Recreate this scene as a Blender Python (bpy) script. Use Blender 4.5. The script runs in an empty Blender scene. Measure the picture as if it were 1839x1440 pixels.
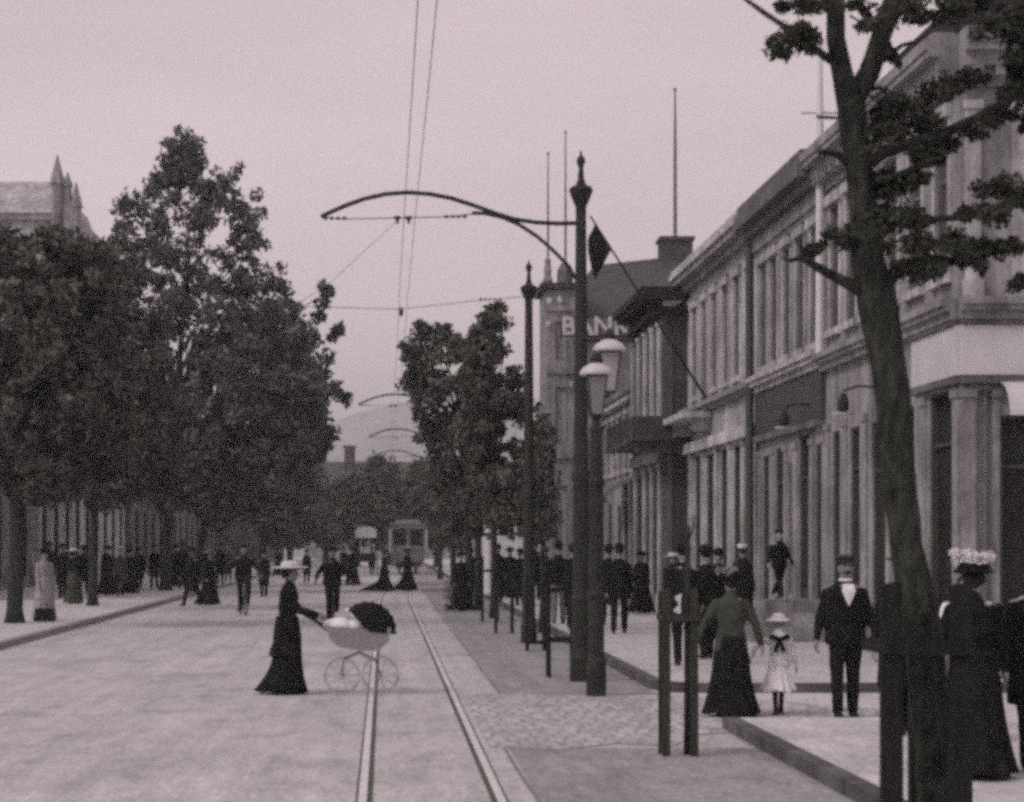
import bpy, bmesh, math, random
import numpy as np
from mathutils import Vector, Matrix, noise
R = math.radians
random.seed(7); RNG = np.random.default_rng(11)
scene = bpy.context.scene
C = scene.collection

# ------------------------------------------------------------------ camera, sky, sun, exposure
F, HX, HY, CH = 3678.0, 690.0, 975.0, 1.9      # focal length in photo pixels, vanishing point, camera height
cam_d = bpy.data.cameras.new('camera'); cam = bpy.data.objects.new('camera', cam_d); C.objects.link(cam)
cam.location = (0, 0, CH); cam.rotation_euler = (R(90), 0, 0)
cam_d.sensor_width = 36; cam_d.lens = 72; cam_d.shift_x = 0.1248; cam_d.shift_y = 0.1387
cam_d.clip_start = 0.1; cam_d.clip_end = 6000
cam_d.dof.use_dof = True; cam_d.dof.focus_distance = 32; cam_d.dof.aperture_fstop = 4.5
scene.camera = cam
w = bpy.data.worlds.new('World'); scene.world = w; w.use_nodes = True
nt = w.node_tree; nt.nodes.clear()
def N(t, **k):
    n = nt.nodes.new(t)
    for a, b in k.items(): setattr(n, a, b)
    return n
SUN_EL, SUN_ROT = R(42), R(240)
sky = N('ShaderNodeTexSky', sky_type='NISHITA', sun_disc=False, sun_elevation=SUN_EL, sun_rotation=SUN_ROT)
bw = N('ShaderNodeRGBToBW'); tint = N('ShaderNodeMix', data_type='RGBA', blend_type='MULTIPLY')
tint.inputs[0].default_value = 1
tc = N('ShaderNodeTexCoord'); mp = N('ShaderNodeMapping'); mp.inputs['Scale'].default_value = (1, 1, 4.5)
cl = N('ShaderNodeTexNoise'); cl.inputs['Scale'].default_value = 1.7; cl.inputs['Detail'].default_value = 6
cr = N('ShaderNodeMapRange'); cr.inputs[1].default_value = .3; cr.inputs[2].default_value = .7
cr.inputs[3].default_value = .80; cr.inputs[4].default_value = 1.14
flat = N('ShaderNodeMix', data_type='FLOAT'); flat.inputs[0].default_value = .80; flat.inputs[3].default_value = 6.1   # overcast: an even cloud layer over the clear sky
mul = N('ShaderNodeMath', operation='MULTIPLY')
cmb = N('ShaderNodeCombineColor')
bg = N('ShaderNodeBackground'); bg.inputs['Strength'].default_value = .142
out = N('ShaderNodeOutputWorld')
L = nt.links.new
L(sky.outputs[0], bw.inputs[0]); L(bw.outputs[0], flat.inputs[2])
L(tc.outputs['Generated'], mp.inputs[0]); L(mp.outputs[0], cl.inputs['Vector']); L(cl.outputs['Fac'], cr.inputs[0])
L(flat.outputs[0], mul.inputs[0]); L(cr.outputs[0], mul.inputs[1])
for i in range(3): L(mul.outputs[0], cmb.inputs[i])
L(cmb.outputs[0], tint.inputs[6]); tint.inputs[7].default_value = (1.0, .825, .87, 1)
L(tint.outputs[2], bg.inputs[0]); L(bg.outputs[0], out.inputs[0])
sl = bpy.data.lights.new('sun', 'SUN'); sl.energy = 1.5; sl.angle = R(18); sl.color = (1, .9, .9)
so = bpy.data.objects.new('sun', sl); C.objects.link(so)
so.rotation_euler = (R(48), 0, R(-60))
scene.view_settings.view_transform = 'Standard'; scene.view_settings.look = 'None'
scene.view_settings.exposure = 0; scene.view_settings.gamma = 1
scene.cycles.pixel_filter_type = 'GAUSSIAN'; scene.cycles.filter_width = 4.3     # a soft old lens
scene.cycles.use_denoising = False; scene.cycles.use_adaptive_sampling = True; scene.cycles.adaptive_threshold = .09; scene.cycles.adaptive_min_samples = 30
scene.cycles.sample_clamp_direct = 1.0; scene.cycles.sample_clamp_indirect = 1.0
scene.cycles.max_bounces = 5; scene.cycles.diffuse_bounces = 3; scene.cycles.volume_bounces = 0
scene.cycles.transparent_max_bounces = 4

def at(px, py, d): return Vector(((px - HX) * d / F, d, CH - (py - HY) * d / F))

# ------------------------------------------------------------------ materials
def mat(name, col, rough=.85, var=.15, scale=3.0, bump=0.0, bscale=None, metal=0.0, detail=5, stretch=(1, 1, 1)):
    m = bpy.data.materials.new(name); m.use_nodes = True
    t = m.node_tree; b = t.nodes['Principled BSDF']
    b.inputs['Roughness'].default_value = rough; b.inputs['Metallic'].default_value = metal
    b.inputs['Specular IOR Level'].default_value = .3
    g = t.nodes.new('ShaderNodeTexCoord'); p = t.nodes.new('ShaderNodeMapping'); p.inputs['Scale'].default_value = stretch
    n = t.nodes.new('ShaderNodeTexNoise'); n.inputs['Scale'].default_value = scale; n.inputs['Detail'].default_value = detail
    n.inputs['Roughness'].default_value = .65
    r = t.nodes.new('ShaderNodeValToRGB')
    r.color_ramp.elements[0].position = .3; r.color_ramp.elements[1].position = .7
    r.color_ramp.elements[0].color = (*[c * (1 - var) for c in col], 1)
    r.color_ramp.elements[1].color = (*[min(1, c * (1 + var)) for c in col], 1)
    l = t.links.new
    l(g.outputs['Object'], p.inputs[0]); l(p.outputs[0], n.inputs['Vector']); l(n.outputs['Fac'], r.inputs[0]); l(r.outputs[0], b.inputs['Base Color'])
    if bump:
        n2 = t.nodes.new('ShaderNodeTexNoise'); n2.inputs['Scale'].default_value = bscale or scale * 4; n2.inputs['Detail'].default_value = 6
        bp = t.nodes.new('ShaderNodeBump'); bp.inputs['Strength'].default_value = bump; bp.inputs['Distance'].default_value = .03
        l(p.outputs[0], n2.inputs['Vector']); l(n2.outputs['Fac'], bp.inputs['Height']); l(bp.outputs[0], b.inputs['Normal'])
    return m
def low_spec():
    for n_, m_ in M.items():
        if 'cloth' in n_ or n_ in ('wood', 'wood_pale', 'bark', 'leaf', 'leaf_left', 'leaf_far', 'hair', 'iron', 'leather', 'slate', 'slate_dark'): m_.node_tree.nodes['Principled BSDF'].inputs['Specular IOR Level'].default_value = .08
def g(v, warm=0.0): return (v * (1 + warm), v, v * (1 - warm * .4))
def dk(v): return (v * .88, v, v * .86)
M = {}
def stone_mat(name, col):
    m = mat(name, col, .9, .22, 1.3, .5, 9); t = m.node_tree; b = t.nodes['Principled BSDF']; l = t.links.new
    gc = t.nodes.new('ShaderNodeTexCoord'); cur = b.inputs['Base Color'].links[0].from_socket
    for sc_, st, lo, hi, a, z in ((3.0, (1, 1, .12), .42, .62, .62, 1.08), (14, (1, 1, .6), .35, .65, .82, 1.1), (.9, (1, 1, 1.4), .4, .6, .78, 1.08)):
        p = t.nodes.new('ShaderNodeMapping'); p.inputs['Scale'].default_value = st; n = t.nodes.new('ShaderNodeTexNoise'); n.inputs['Scale'].default_value = sc_; n.inputs['Detail'].default_value = 6; n.inputs['Roughness'].default_value = .65
        r = t.nodes.new('ShaderNodeMapRange'); r.inputs[1].default_value = lo; r.inputs[2].default_value = hi; r.inputs[3].default_value = a; r.inputs[4].default_value = z
        v = t.nodes.new('ShaderNodeVectorMath'); v.operation = 'SCALE'
        l(gc.outputs['Object'], p.inputs[0]); l(p.outputs[0], n.inputs['Vector']); l(n.outputs['Fac'], r.inputs[0]); l(cur, v.inputs[0]); l(r.outputs[0], v.inputs['Scale']); cur = v.outputs[0]
    l(cur, b.inputs['Base Color']); return m
M['stone_pale'] = stone_mat('stone_pale', g(0.49))
M['stone_mid'] = stone_mat('stone_mid', g(0.31))
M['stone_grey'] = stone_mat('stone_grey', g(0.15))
M['stone_dark'] = stone_mat('stone_dark', g(0.065))
M['trim_pale'] = stone_mat('trim_pale', g(0.55))
M['sign_white'] = mat('sign_white', g(.5), .7, .14, 1.5)
M['fascia_dark'] = mat('fascia_dark', g(.05), .6, .3, 2)
M['frame_paint'] = mat('frame_paint', g(.13), .6, .1, 4)
M['frame_dark'] = mat('frame_dark', dk(.06), .6, .2, 4)
M['glass'] = mat('glass', dk(.022), .35, .5, .8); M['glass'].node_tree.nodes['Principled BSDF'].inputs['Specular IOR Level'].default_value = .12
M['curtain'] = mat('curtain', g(.3), .9, .3, 6, stretch=(5, 5, .6))
M['slate'] = mat('slate', g(.075), .8, .22, 3, .4, 20)
M['slate_dark'] = mat('slate_dark', g(.03), .8, .22, 3, .4, 20)
M['iron'] = mat('iron', dk(.034), .5, .25, 5, .15, 30)
M['wire'] = mat('wire', dk(.05), .5, .1, 5)
M['enamel'] = mat('enamel', g(.5), .4, .06, 4)
M['lamp_glass'] = mat('lamp_glass', g(.21), .25, .15, 3)
M['wood'] = mat('wood', dk(.022), .85, .3, 6, .4, 18, stretch=(4, 4, .5))
M['wood_pale'] = mat('wood_pale', dk(.045), .85, .3, 6, .3, 18, stretch=(4, 4, .5))
M['bark'] = mat('bark', dk(.046), .95, .7, 9, 1.0, 22, stretch=(3, 3, .8))
M['leaf'] = mat('leaf', (.042, .047, .039), .6, .6, 1.1)
M['leaf_left'] = mat('leaf_left', (.09, .095, .085), .65, .8, .9)
M['leaf_tall'] = mat('leaf_tall', (.105, .11, .10), .65, .6, .7)
M['leaf_young'] = mat('leaf_young', (.08, .085, .075), .65, .7, 1.4)
M['leaf_far'] = mat('leaf_far', (.085, .088, .078), .7, .5, .5)
M['black_cloth'] = mat('black_cloth', dk(.013), .95, .6, 7, .3, 25)
M['dark_cloth'] = mat('dark_cloth', dk(.014), .95, .3, 7, .3, 25)
M['grey_cloth'] = mat('grey_cloth', dk(.062), .95, .25, 7, .4, 25)
M['mid_cloth'] = mat('mid_cloth', g(.15), .95, .2, 7, .3, 25)
M['light_cloth'] = mat('light_cloth', g(.30), .95, .2, 7, .3, 25)
M['white_cloth'] = mat('white_cloth', g(.72), .9, .1, 9, .3, 25)
M['straw'] = mat('straw', g(.55), .9, .2, 30, .3, 60)
M['skin'] = mat('skin', g(.28, .05), .6, .1, 8)
M['skin_shaded'] = mat('skin_shaded', g(.20), .7, .1, 8)  # darker skin copy: shade under hat brims put into the colour
M['hair'] = mat('hair', dk(.018), .7, .3, 20)
M['hair_fair'] = mat('hair_fair', g(.2), .7, .3, 20)
M['leather'] = mat('leather', dk(.015), .4, .2, 10)
M['rail_steel'] = mat('rail_steel', g(.6), .42, .12, 3, metal=.15)
M['groove'] = mat('groove', dk(.07), .9, .3, 8)
M['kerb_stone'] = mat('kerb_stone', g(.085), .9, .3, 4, .3)
M['flag_cloth'] = mat('flag_cloth', dk(.012), .9, .2, 2)
M['white_paint'] = mat('white_paint', g(.62), .6, .1, 3)
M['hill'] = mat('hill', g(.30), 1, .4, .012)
M['tram_paint'] = mat('tram_paint', g(.17), .5, .2, 1)
M['tram_light'] = mat('tram_light', g(.42), .5, .15, 1)
M['wicker'] = mat('wicker', g(.24), .8, .35, 25, .5, 60)

def ground_mat(name, col, spots, streak=True, coarse=1.0):
    """dusty macadam: fine grit, broad worn patches, faint streaks along the street"""
    m = bpy.data.materials.new(name); m.use_nodes = True
    t = m.node_tree; b = t.nodes['Principled BSDF']; l = t.links.new
    b.inputs['Roughness'].default_value = .95; b.inputs['Specular IOR Level'].default_value = .15
    gc = t.nodes.new('ShaderNodeTexCoord')
    def nz(scale, st, det=6, lo=.3, hi=.7, a=.9, z=1.1):
        p = t.nodes.new('ShaderNodeMapping'); p.inputs['Scale'].default_value = st
        n = t.nodes.new('ShaderNodeTexNoise'); n.inputs['Scale'].default_value = scale; n.inputs['Detail'].default_value = det
        n.inputs['Roughness'].default_value = .6
        r = t.nodes.new('ShaderNodeMapRange'); r.inputs[1].default_value = lo; r.inputs[2].default_value = hi; r.inputs[3].default_value = a; r.inputs[4].default_value = z
        l(gc.outputs['Object'], p.inputs[0]); l(p.outputs[0], n.inputs['Vector']); l(n.outputs['Fac'], r.inputs[0]); return r.outputs[0]
    fs = [nz(.5, (1, .5, 1), 6, a=1 - spots, z=1 + spots * .5), nz(22 * coarse, (1, .35, 1), 5, a=.74, z=1.24), nz(6, (1, .3, 1), 7, a=.84, z=1.10), nz(1.7, (1, .45, 1), 7, .5, .68, a=1.03, z=1 - spots * 1.3)]
    if streak: fs.append(nz(2.4, (1.6, .045, 1), 5, a=.86, z=1.09))
    cur = fs[0]
    for f in fs[1:]:
        k = t.nodes.new('ShaderNodeMath'); k.operation = 'MULTIPLY'; l(cur, k.inputs[0]); l(f, k.inputs[1]); cur = k.outputs[0]
    v = t.nodes.new('ShaderNodeVectorMath'); v.operation = 'SCALE'; v.inputs[0].default_value = col; l(cur, v.inputs['Scale'])
    l(v.outputs[0], b.inputs['Base Color'])
    n2 = t.nodes.new('ShaderNodeTexNoise'); n2.inputs['Scale'].default_value = 30; n2.inputs['Detail'].default_value = 5
    bp = t.nodes.new('ShaderNodeBump'); bp.inputs['Strength'].default_value = .5; bp.inputs['Distance'].default_value = .015
    l(gc.outputs['Object'], n2.inputs['Vector']); l(n2.outputs['Fac'], bp.inputs['Height']); l(bp.outputs[0], b.inputs['Normal'])
    return m
M['road'] = ground_mat('road', g(.46), .17)
M['gravel'] = ground_mat('gravel', g(.30), .16, True, .8)
M['earth'] = ground_mat('earth', g(.30), .12)
M['flagstone'] = ground_mat('flagstone', g(.49), .09, False)
def cobble_mat():
    m = ground_mat('cobble', g(.40), .08, False); t = m.node_tree; b = t.nodes['Principled BSDF']; l = t.links.new
    gc = t.nodes.new('ShaderNodeTexCoord'); br = t.nodes.new('ShaderNodeTexBrick')
    br.inputs['Scale'].default_value = 1; br.inputs['Brick Width'].default_value = .19; br.inputs['Row Height'].default_value = .42
    br.inputs['Mortar Size'].default_value = .03; br.inputs['Mortar Smooth'].default_value = .6
    br.inputs['Color1'].default_value = (1.22, 1.22, 1.22, 1); br.inputs['Color2'].default_value = (.86, .86, .86, 1); br.inputs['Mortar'].default_value = (.66, .66, .66, 1)
    nz = t.nodes.new('ShaderNodeTexNoise'); nz.inputs['Scale'].default_value = 2.5
    ad = t.nodes.new('ShaderNodeVectorMath'); ad.operation = 'MULTIPLY_ADD'; ad.inputs[1].default_value = (.3, .45, 0)
    l(gc.outputs['Object'], nz.inputs['Vector']); l(nz.outputs['Color'], ad.inputs[0]); l(gc.outputs['Object'], ad.inputs[2]); l(ad.outputs[0], br.inputs['Vector'])
    src = b.inputs['Base Color'].links[0].from_socket
    mx = t.nodes.new('ShaderNodeVectorMath'); mx.operation = 'MULTIPLY'; l(src, mx.inputs[0]); l(br.outputs['Color'], mx.inputs[1]); l(mx.outputs[0], b.inputs['Base Color'])
    return m
M['cobble'] = cobble_mat()
M['cart_rut'] = ground_mat('cart_rut', g(.20), .2, True, .8)

low_spec()
# ------------------------------------------------------------------ mesh helpers
class MB:
    def __init__(s, frame=None): s.v, s.f, s.mi, s.M, s.cur = [], [], [], frame or Matrix.Identity(4), 0
    def add(s, vs, fs):
        o = len(s.v); s.v += [tuple(s.M @ Vector(p)) for p in vs]; s.f += [tuple(i + o for i in q) for q in fs]; s.mi += [s.cur] * len(fs); return s
    def box(s, x0, x1, y0, y1, z0, z1, t=0.0):
        """t tapers the top inwards"""
        vs = [(x0, y0, z0), (x1, y0, z0), (x1, y1, z0), (x0, y1, z0), (x0 + t, y0 + t, z1), (x1 - t, y0 + t, z1), (x1 - t, y1 - t, z1), (x0 + t, y1 - t, z1)]
        return s.add(vs, [(3, 2, 1, 0), (4, 5, 6, 7), (0, 1, 5, 4), (1, 2, 6, 5), (2, 3, 7, 6), (3, 0, 4, 7)])
    def tube(s, pts, rad, n=10, caps=True, squash=1.0):
        pts = [Vector(p) for p in pts]; rad = rad if hasattr(rad, '__len__') else [rad] * len(pts)
        up = Vector((0, 0, 1)); vs = []; fs = []; prev = None
        for i, p in enumerate(pts):
            d = (pts[min(i + 1, len(pts) - 1)] - pts[max(i - 1, 0)]).normalized()
            if prev is None:
                a = d.cross(up); a = d.cross(Vector((1, 0, 0))) if a.length < .05 else a
            else: a = prev - d * prev.dot(d)
            a.normalize(); prev = a; b = d.cross(a)
            for k in range(n):
                th = 2 * math.pi * k / n; vs.append(p + (a * math.cos(th) + b * math.sin(th) * squash) * rad[i])
        for i in range(len(pts) - 1):
            for k in range(n): fs.append((i * n + k, i * n + (k + 1) % n, (i + 1) * n + (k + 1) % n, (i + 1) * n + k))
        if caps: fs += [tuple(range(n))[::-1], tuple((len(pts) - 1) * n + k for k in range(n))]
        return s.add(vs, fs)
    def cap(s, a, b, ra, rb, n=12):
        """tapered capsule"""
        a, b = Vector(a), Vector(b); d = (b - a); ln = d.length or 1e-4; d = d / ln
        ps, rs = [], []
        for t in (-1, -.86, -.5): ps.append(a + d * ra * t); rs.append(ra * math.sqrt(max(.0004, 1 - t * t)))
        ps += [a, b]; rs += [ra, rb]
        for t in (.5, .86, 1): ps.append(b + d * rb * t); rs.append(rb * math.sqrt(max(.0004, 1 - t * t)))
        return s.tube(ps, rs, n)
    def ell(s, c, r, n=14, m=9):
        vs, fs = [], []; r = r if hasattr(r, '__len__') else (r, r, r)
        for i in range(m + 1):
            ph = math.pi * i / m; ph = min(max(ph, .04), math.pi - .04)
            for k in range(n):
                th = 2 * math.pi * k / n; vs.append((c[0] + r[0] * math.sin(ph) * math.cos(th), c[1] + r[1] * math.sin(ph) * math.sin(th), c[2] + r[2] * math.cos(ph)))
        for i in range(m):
            for k in range(n): fs.append((i * n + k, (i + 1) * n + k, (i + 1) * n + (k + 1) % n, i * n + (k + 1) % n))
        fs += [tuple(range(n)), tuple(m * n + k for k in range(n))[::-1]]
        return s.add(vs, fs)
    def lathe(s, c, prof, n=16, sx=1.0, sy=1.0):
        """prof: (r, z) from bottom to top"""
        vs, fs = [], []
        for r, z in prof:
            for k in range(n):
                th = 2 * math.pi * (k + .5) / n; vs.append((c[0] + r * sx * math.cos(th), c[1] + r * sy * math.sin(th), c[2] + z))
        m = len(prof)
        for i in range(m - 1):
            for k in range(n): fs.append((i * n + k, i * n + (k + 1) % n, (i + 1) * n + (k + 1) % n, (i + 1) * n + k))
        fs += [tuple(range(n))[::-1], tuple((m - 1) * n + k for k in range(n))]
        return s.add(vs, fs)
    def loft(s, rings):
        """rings: lists of equal-length points, closed at both ends"""
        n = len(rings[0]); vs = [p for r in rings for p in r]; fs = []
        for i in range(len(rings) - 1):
            for k in range(n): fs.append((i * n + k, i * n + (k + 1) % n, (i + 1) * n + (k + 1) % n, (i + 1) * n + k))
        fs += [tuple(range(n))[::-1], tuple((len(rings) - 1) * n + k for k in range(n))]
        return s.add(vs, fs)
    def mesh(s, name):
        me = bpy.data.meshes.new(name); me.from_pydata(s.v, [], s.f); me.update()
        bm = bmesh.new(); bm.from_mesh(me); bmesh.ops.recalc_face_normals(bm, faces=bm.faces); bm.to_mesh(me); bm.free()
        return me
    def build(s, name, ms, parent=None, smooth=False, loc=None):
        me = s.mesh(name); ms = ms if isinstance(ms, (list, tuple)) else [ms]
        for m in ms: me.materials.append(m)
        if any(s.mi): me.polygons.foreach_set('material_index', s.mi)
        if smooth: me.polygons.foreach_set('use_smooth', [True] * len(me.polygons))
        o = bpy.data.objects.new(name, me); C.objects.link(o)
        if parent: o.parent = parent
        if loc: o.location = loc
        return o
def tag(o, label=None, cat=None, group=None, kind=None):
    if label: o['label'] = label
    if cat: o['category'] = cat
    if group: o['group'] = group
    if kind: o['kind'] = kind
    return o
def empty(name, loc=(0, 0, 0), rz=0.0, label=None, cat=None, group=None):
    o = bpy.data.objects.new(name, None); C.objects.link(o); o.location = loc; o.rotation_euler = (0, 0, rz); o.empty_display_size = .2
    return tag(o, label, cat, group)
def copy_tree(o, parent=None):
    c = o.copy(); C.objects.link(c); c.parent = parent
    for ch in list(o.children): copy_tree(ch, c)
    return c
def place(o, loc, rz=0, label=None, group=None, s=1.0):
    o.location = loc; o.rotation_euler = (0, 0, rz); o.scale = (s, s, s)
    return tag(o, label, None, group)
def remeshed(mb, name, ms, vox, extra=None, parent=None, rough=0.0, smooth_it=2, seed=0):
    """fuse overlapping volumes of mb into one skin, then append small detail (fingers, face)"""
    me = mb.mesh('tmp'); o = bpy.data.objects.new('tmp', me); C.objects.link(o)
    r = o.modifiers.new('r', 'REMESH'); r.mode = 'VOXEL'; r.voxel_size = vox
    sm = o.modifiers.new('s', 'SMOOTH'); sm.iterations = smooth_it; sm.factor = .5
    dg = bpy.context.evaluated_depsgraph_get()
    em = bpy.data.meshes.new_from_object(o.evaluated_get(dg)); bpy.data.objects.remove(o)
    n = len(em.vertices); co = np.empty(n * 3); em.vertices.foreach_get('co', co)
    if rough:
        no = np.empty(n * 3); em.vertices.foreach_get('normal', no); co = co.reshape(-1, 3); no = no.reshape(-1, 3)
        d = np.array([noise.noise(Vector((p[0] * 9 + seed, p[1] * 9, p[2] * 4.5))) + .5 * noise.noise(Vector((p[0] * 20, p[1] * 20 + seed, p[2] * 9))) for p in co])
        co = (co + no * (d * rough)[:, None]).ravel(); em.vertices.foreach_set('co', co)
    out_m = MB(); out_m.v = [tuple(p) for p in co.reshape(-1, 3)]; out_m.f = [tuple(p.vertices) for p in em.polygons]; out_m.mi = [0] * len(out_m.f)
    bpy.data.meshes.remove(em)
    if extra:
        o2 = len(out_m.v); out_m.v += extra.v; out_m.f += [tuple(i + o2 for i in q) for q in extra.f]; out_m.mi += extra.mi
    return out_m.build(name, ms, parent, smooth=True)

# ------------------------------------------------------------------ ground, road, pavements
def struct(mb, name, m): return tag(mb.build(name, m), kind='structure')
struct(MB().add([(-1500, -60, 0), (1500, -60, 0), (1500, 2650, 0), (-1500, 2650, 0)], [(0, 1, 2, 3)]), 'ground', M['earth'])
struct(MB().box(-6.85, 3.5, -20, 300, -.2, .004), 'road', M['road'])
struct(MB().box(3.5, 40, 20.9, 25.9, -.2, .005), 'side_street', M['flagstone'])
struct(MB().box(1.48, 3.44, 25.6, 150, -.1, .008), 'gravel_strip', M['gravel'])
struct(MB().box(1.15, 3.44, 2, 18.9, -.1, .008), 'gravel_verge', M['gravel'])
for k_, (x0_, x1_, y0_, y1_) in enumerate(((1.43, 1.475, 25.6, 62), (.80, .86, 27, 60), (1.1, 1.145, 8, 18.9))):
    mb = MB(); n_ = 40; vs_ = []
    for i_ in range(n_ + 1):
        yy_ = y0_ + (y1_ - y0_) * i_ / n_; wv = .03 * noise.noise(Vector((yy_ * .35, k_ * 7.1, 0))); ww = (x1_ - x0_) * (.55 + .45 * noise.noise(Vector((yy_ * .6, k_, 3))))
        vs_ += [((x0_ + x1_) / 2 + wv - ww / 2, yy_, .0125), ((x0_ + x1_) / 2 + wv + ww / 2, yy_, .0125)]
    mb.add(vs_, [(2 * i_, 2 * i_ + 1, 2 * i_ + 3, 2 * i_ + 2) for i_ in range(n_)]); struct(mb, 'wheel_rut', M['cart_rut'] if k_ < 3 else M['gravel'])
struct(MB().add([(.98, 19.0, .011), (1.6, 18.75, .011), (2.2, 19.3, .011), (2.7, 19.1, .011), (3.1, 20.2, .011), (4.2, 20.95, .011), (6.0, 21.0, .011), (6.2, 22.6, .011), (4.6, 24.6, .011), (3.4, 25.5, .011), (2.6, 25.1, .011), (1.7, 25.75, .011), (.98, 25.4, .011)], [tuple(range(13))]), 'cobbled_crossing', M['cobble'])
def kerb_joints(m):
    t = m.node_tree; b = t.nodes['Principled BSDF']; l = t.links.new; src = b.inputs['Base Color'].links[0].from_socket
    gc = t.nodes.new('ShaderNodeTexCoord'); sp = t.nodes.new('ShaderNodeSeparateXYZ'); l(gc.outputs['Object'], sp.inputs[0])
    fl = t.nodes.new('ShaderNodeMath'); fl.operation = 'PINGPONG'; fl.inputs[1].default_value = .55; l(sp.outputs['Y'], fl.inputs[0])
    r = t.nodes.new('ShaderNodeMapRange'); r.inputs[1].default_value = .0; r.inputs[2].default_value = .025; r.inputs[3].default_value = .35; r.inputs[4].default_value = 1; l(fl.outputs[0], r.inputs[0])
    wn = t.nodes.new('ShaderNodeTexNoise'); wn.inputs['Scale'].default_value = 1.1; mr = t.nodes.new('ShaderNodeMapRange'); mr.inputs[1].default_value = .35; mr.inputs[2].default_value = .65; mr.inputs[3].default_value = .65; mr.inputs[4].default_value = 1.35
    l(gc.outputs['Object'], wn.inputs['Vector']); l(wn.outputs['Fac'], mr.inputs[0]); k = t.nodes.new('ShaderNodeMath'); k.operation = 'MULTIPLY'; l(r.outputs[0], k.inputs[0]); l(mr.outputs[0], k.inputs[1])
    v = t.nodes.new('ShaderNodeVectorMath'); v.operation = 'SCALE'; l(src, v.inputs[0]); l(k.outputs[0], v.inputs['Scale']); l(v.outputs[0], b.inputs['Base Color'])
kerb_joints(M['kerb_stone']); M['kerb_worn'] = mat('kerb_worn', g(.26), .9, .25, 3, .3)
def slab(name, pts, h, m):
    n = len(pts); return struct(MB().add([(x, y, -.1) for x, y in pts] + [(x, y, h) for x, y in pts],
        [tuple(range(n))[::-1], tuple(range(n, 2 * n))] + [(i, (i + 1) % n, n + (i + 1) % n, n + i) for i in range(n)]), name, m)
KX = 3.45
slab('pavement', [(KX + .16, -5), (30, -5), (30, 20.9), (KX + .16, 20.9)], .12, M['flagstone'])
slab('kerb', [(KX, -5), (KX + .158, -5), (KX + .158, 20.9), (KX, 20.9)], .125, M['kerb_stone'])
slab('pavement', [(KX + .16, 26.6), (KX + .3, 26.25), (KX + .65, 26.06), (40, 26.06), (40, 260), (KX + .16, 260)], .12, M['flagstone'])
slab('kerb', [(KX, 26.6), (KX + .16, 26.15), (KX + .6, 25.9), (40, 25.9), (40, 26.058), (KX + .65, 26.058), (KX + .298, 26.248), (KX + .158, 26.6), (KX + .158, 260), (KX, 260)], .125, M['kerb_stone'])
slab('pavement', [(-40, 20), (-7.02, 20), (-7.02, 260), (-40, 260)], .12, M['flagstone'])
slab('kerb', [(-7.018, 20), (-6.84, 20), (-6.84, 260), (-7.018, 260)], .124, M['kerb_worn'])

# ------------------------------------------------------------------ tram rails
def trackx(y):
    return .34 - .0 * y + (1.12 * (max(0, min(1, (y - 66) / 60))) ** 2 * (3 - 2 * max(0, min(1, (y - 66) / 60))))
def rail(side, label):
    ys = list(np.linspace(-5, 60, 30)) + list(np.linspace(64, 190, 30))
    def strip(o0, o1, z):
        mb = MB(); vs = [(trackx(y) + o, y, z) for y in ys for o in (o0, o1)]
        return mb.add(vs, [(2 * i, 2 * i + 1, 2 * i + 3, 2 * i + 2) for i in range(len(ys) - 1)])
    r = tag(strip(side - .032, side + .032, .0165).build('tram_rail', M['rail_steel']), label, 'rail', 'rails of the tram track')
    inn = -1 if side > 0 else 1
    strip(*sorted((side + inn * .033, side + inn * .072)), .0115).build('flange_groove', M['groove'], r)
    strip(*sorted((side - inn * .033, side - inn * .05)), .0115).build('outer_joint', M['groove'], r)
rail(-.5, 'pale steel rail running nearly straight up the road under the pram')
rail(.52, 'pale steel rail beside the cobbled crossing, nearer the lamp posts')

# ------------------------------------------------------------------ buildings
def frame(p, u, nrm):
    u, nrm = Vector((*u, 0)).normalized(), Vector((*nrm, 0)).normalized()
    m = Matrix.Identity(4); m.col[0][:3] = u; m.col[1][:3] = nrm; m.col[2][:3] = (0, 0, 1); m.col[3][:3] = p
    return m
def facade(parent, p, u, nrm, length, h, ops, wall_m, thick=.3, z0=0.0, name='wall', a_start=0.0):
    """front wall with real openings; ops: (a0, a1, z0, z1, kind)"""
    fm = frame(p, u, nrm); mb = MB(fm)
    zs = sorted({z0, h, *[o[2] for o in ops], *[o[3] for o in ops]})
    for za, zb in zip(zs, zs[1:]):
        act = sorted((o[0], o[1]) for o in ops if o[2] <= za + 1e-6 and o[3] >= zb - 1e-6); a = a_start
        for s0, s1 in act + [(length, length)]:
            if s0 - a > 1e-4: mb.box(a, s0, -thick, 0, za, zb)
            a = s1
    mb.build(name, wall_m, parent)
    for o in ops: opening(parent, fm, o, thick)
    return fm
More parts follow.
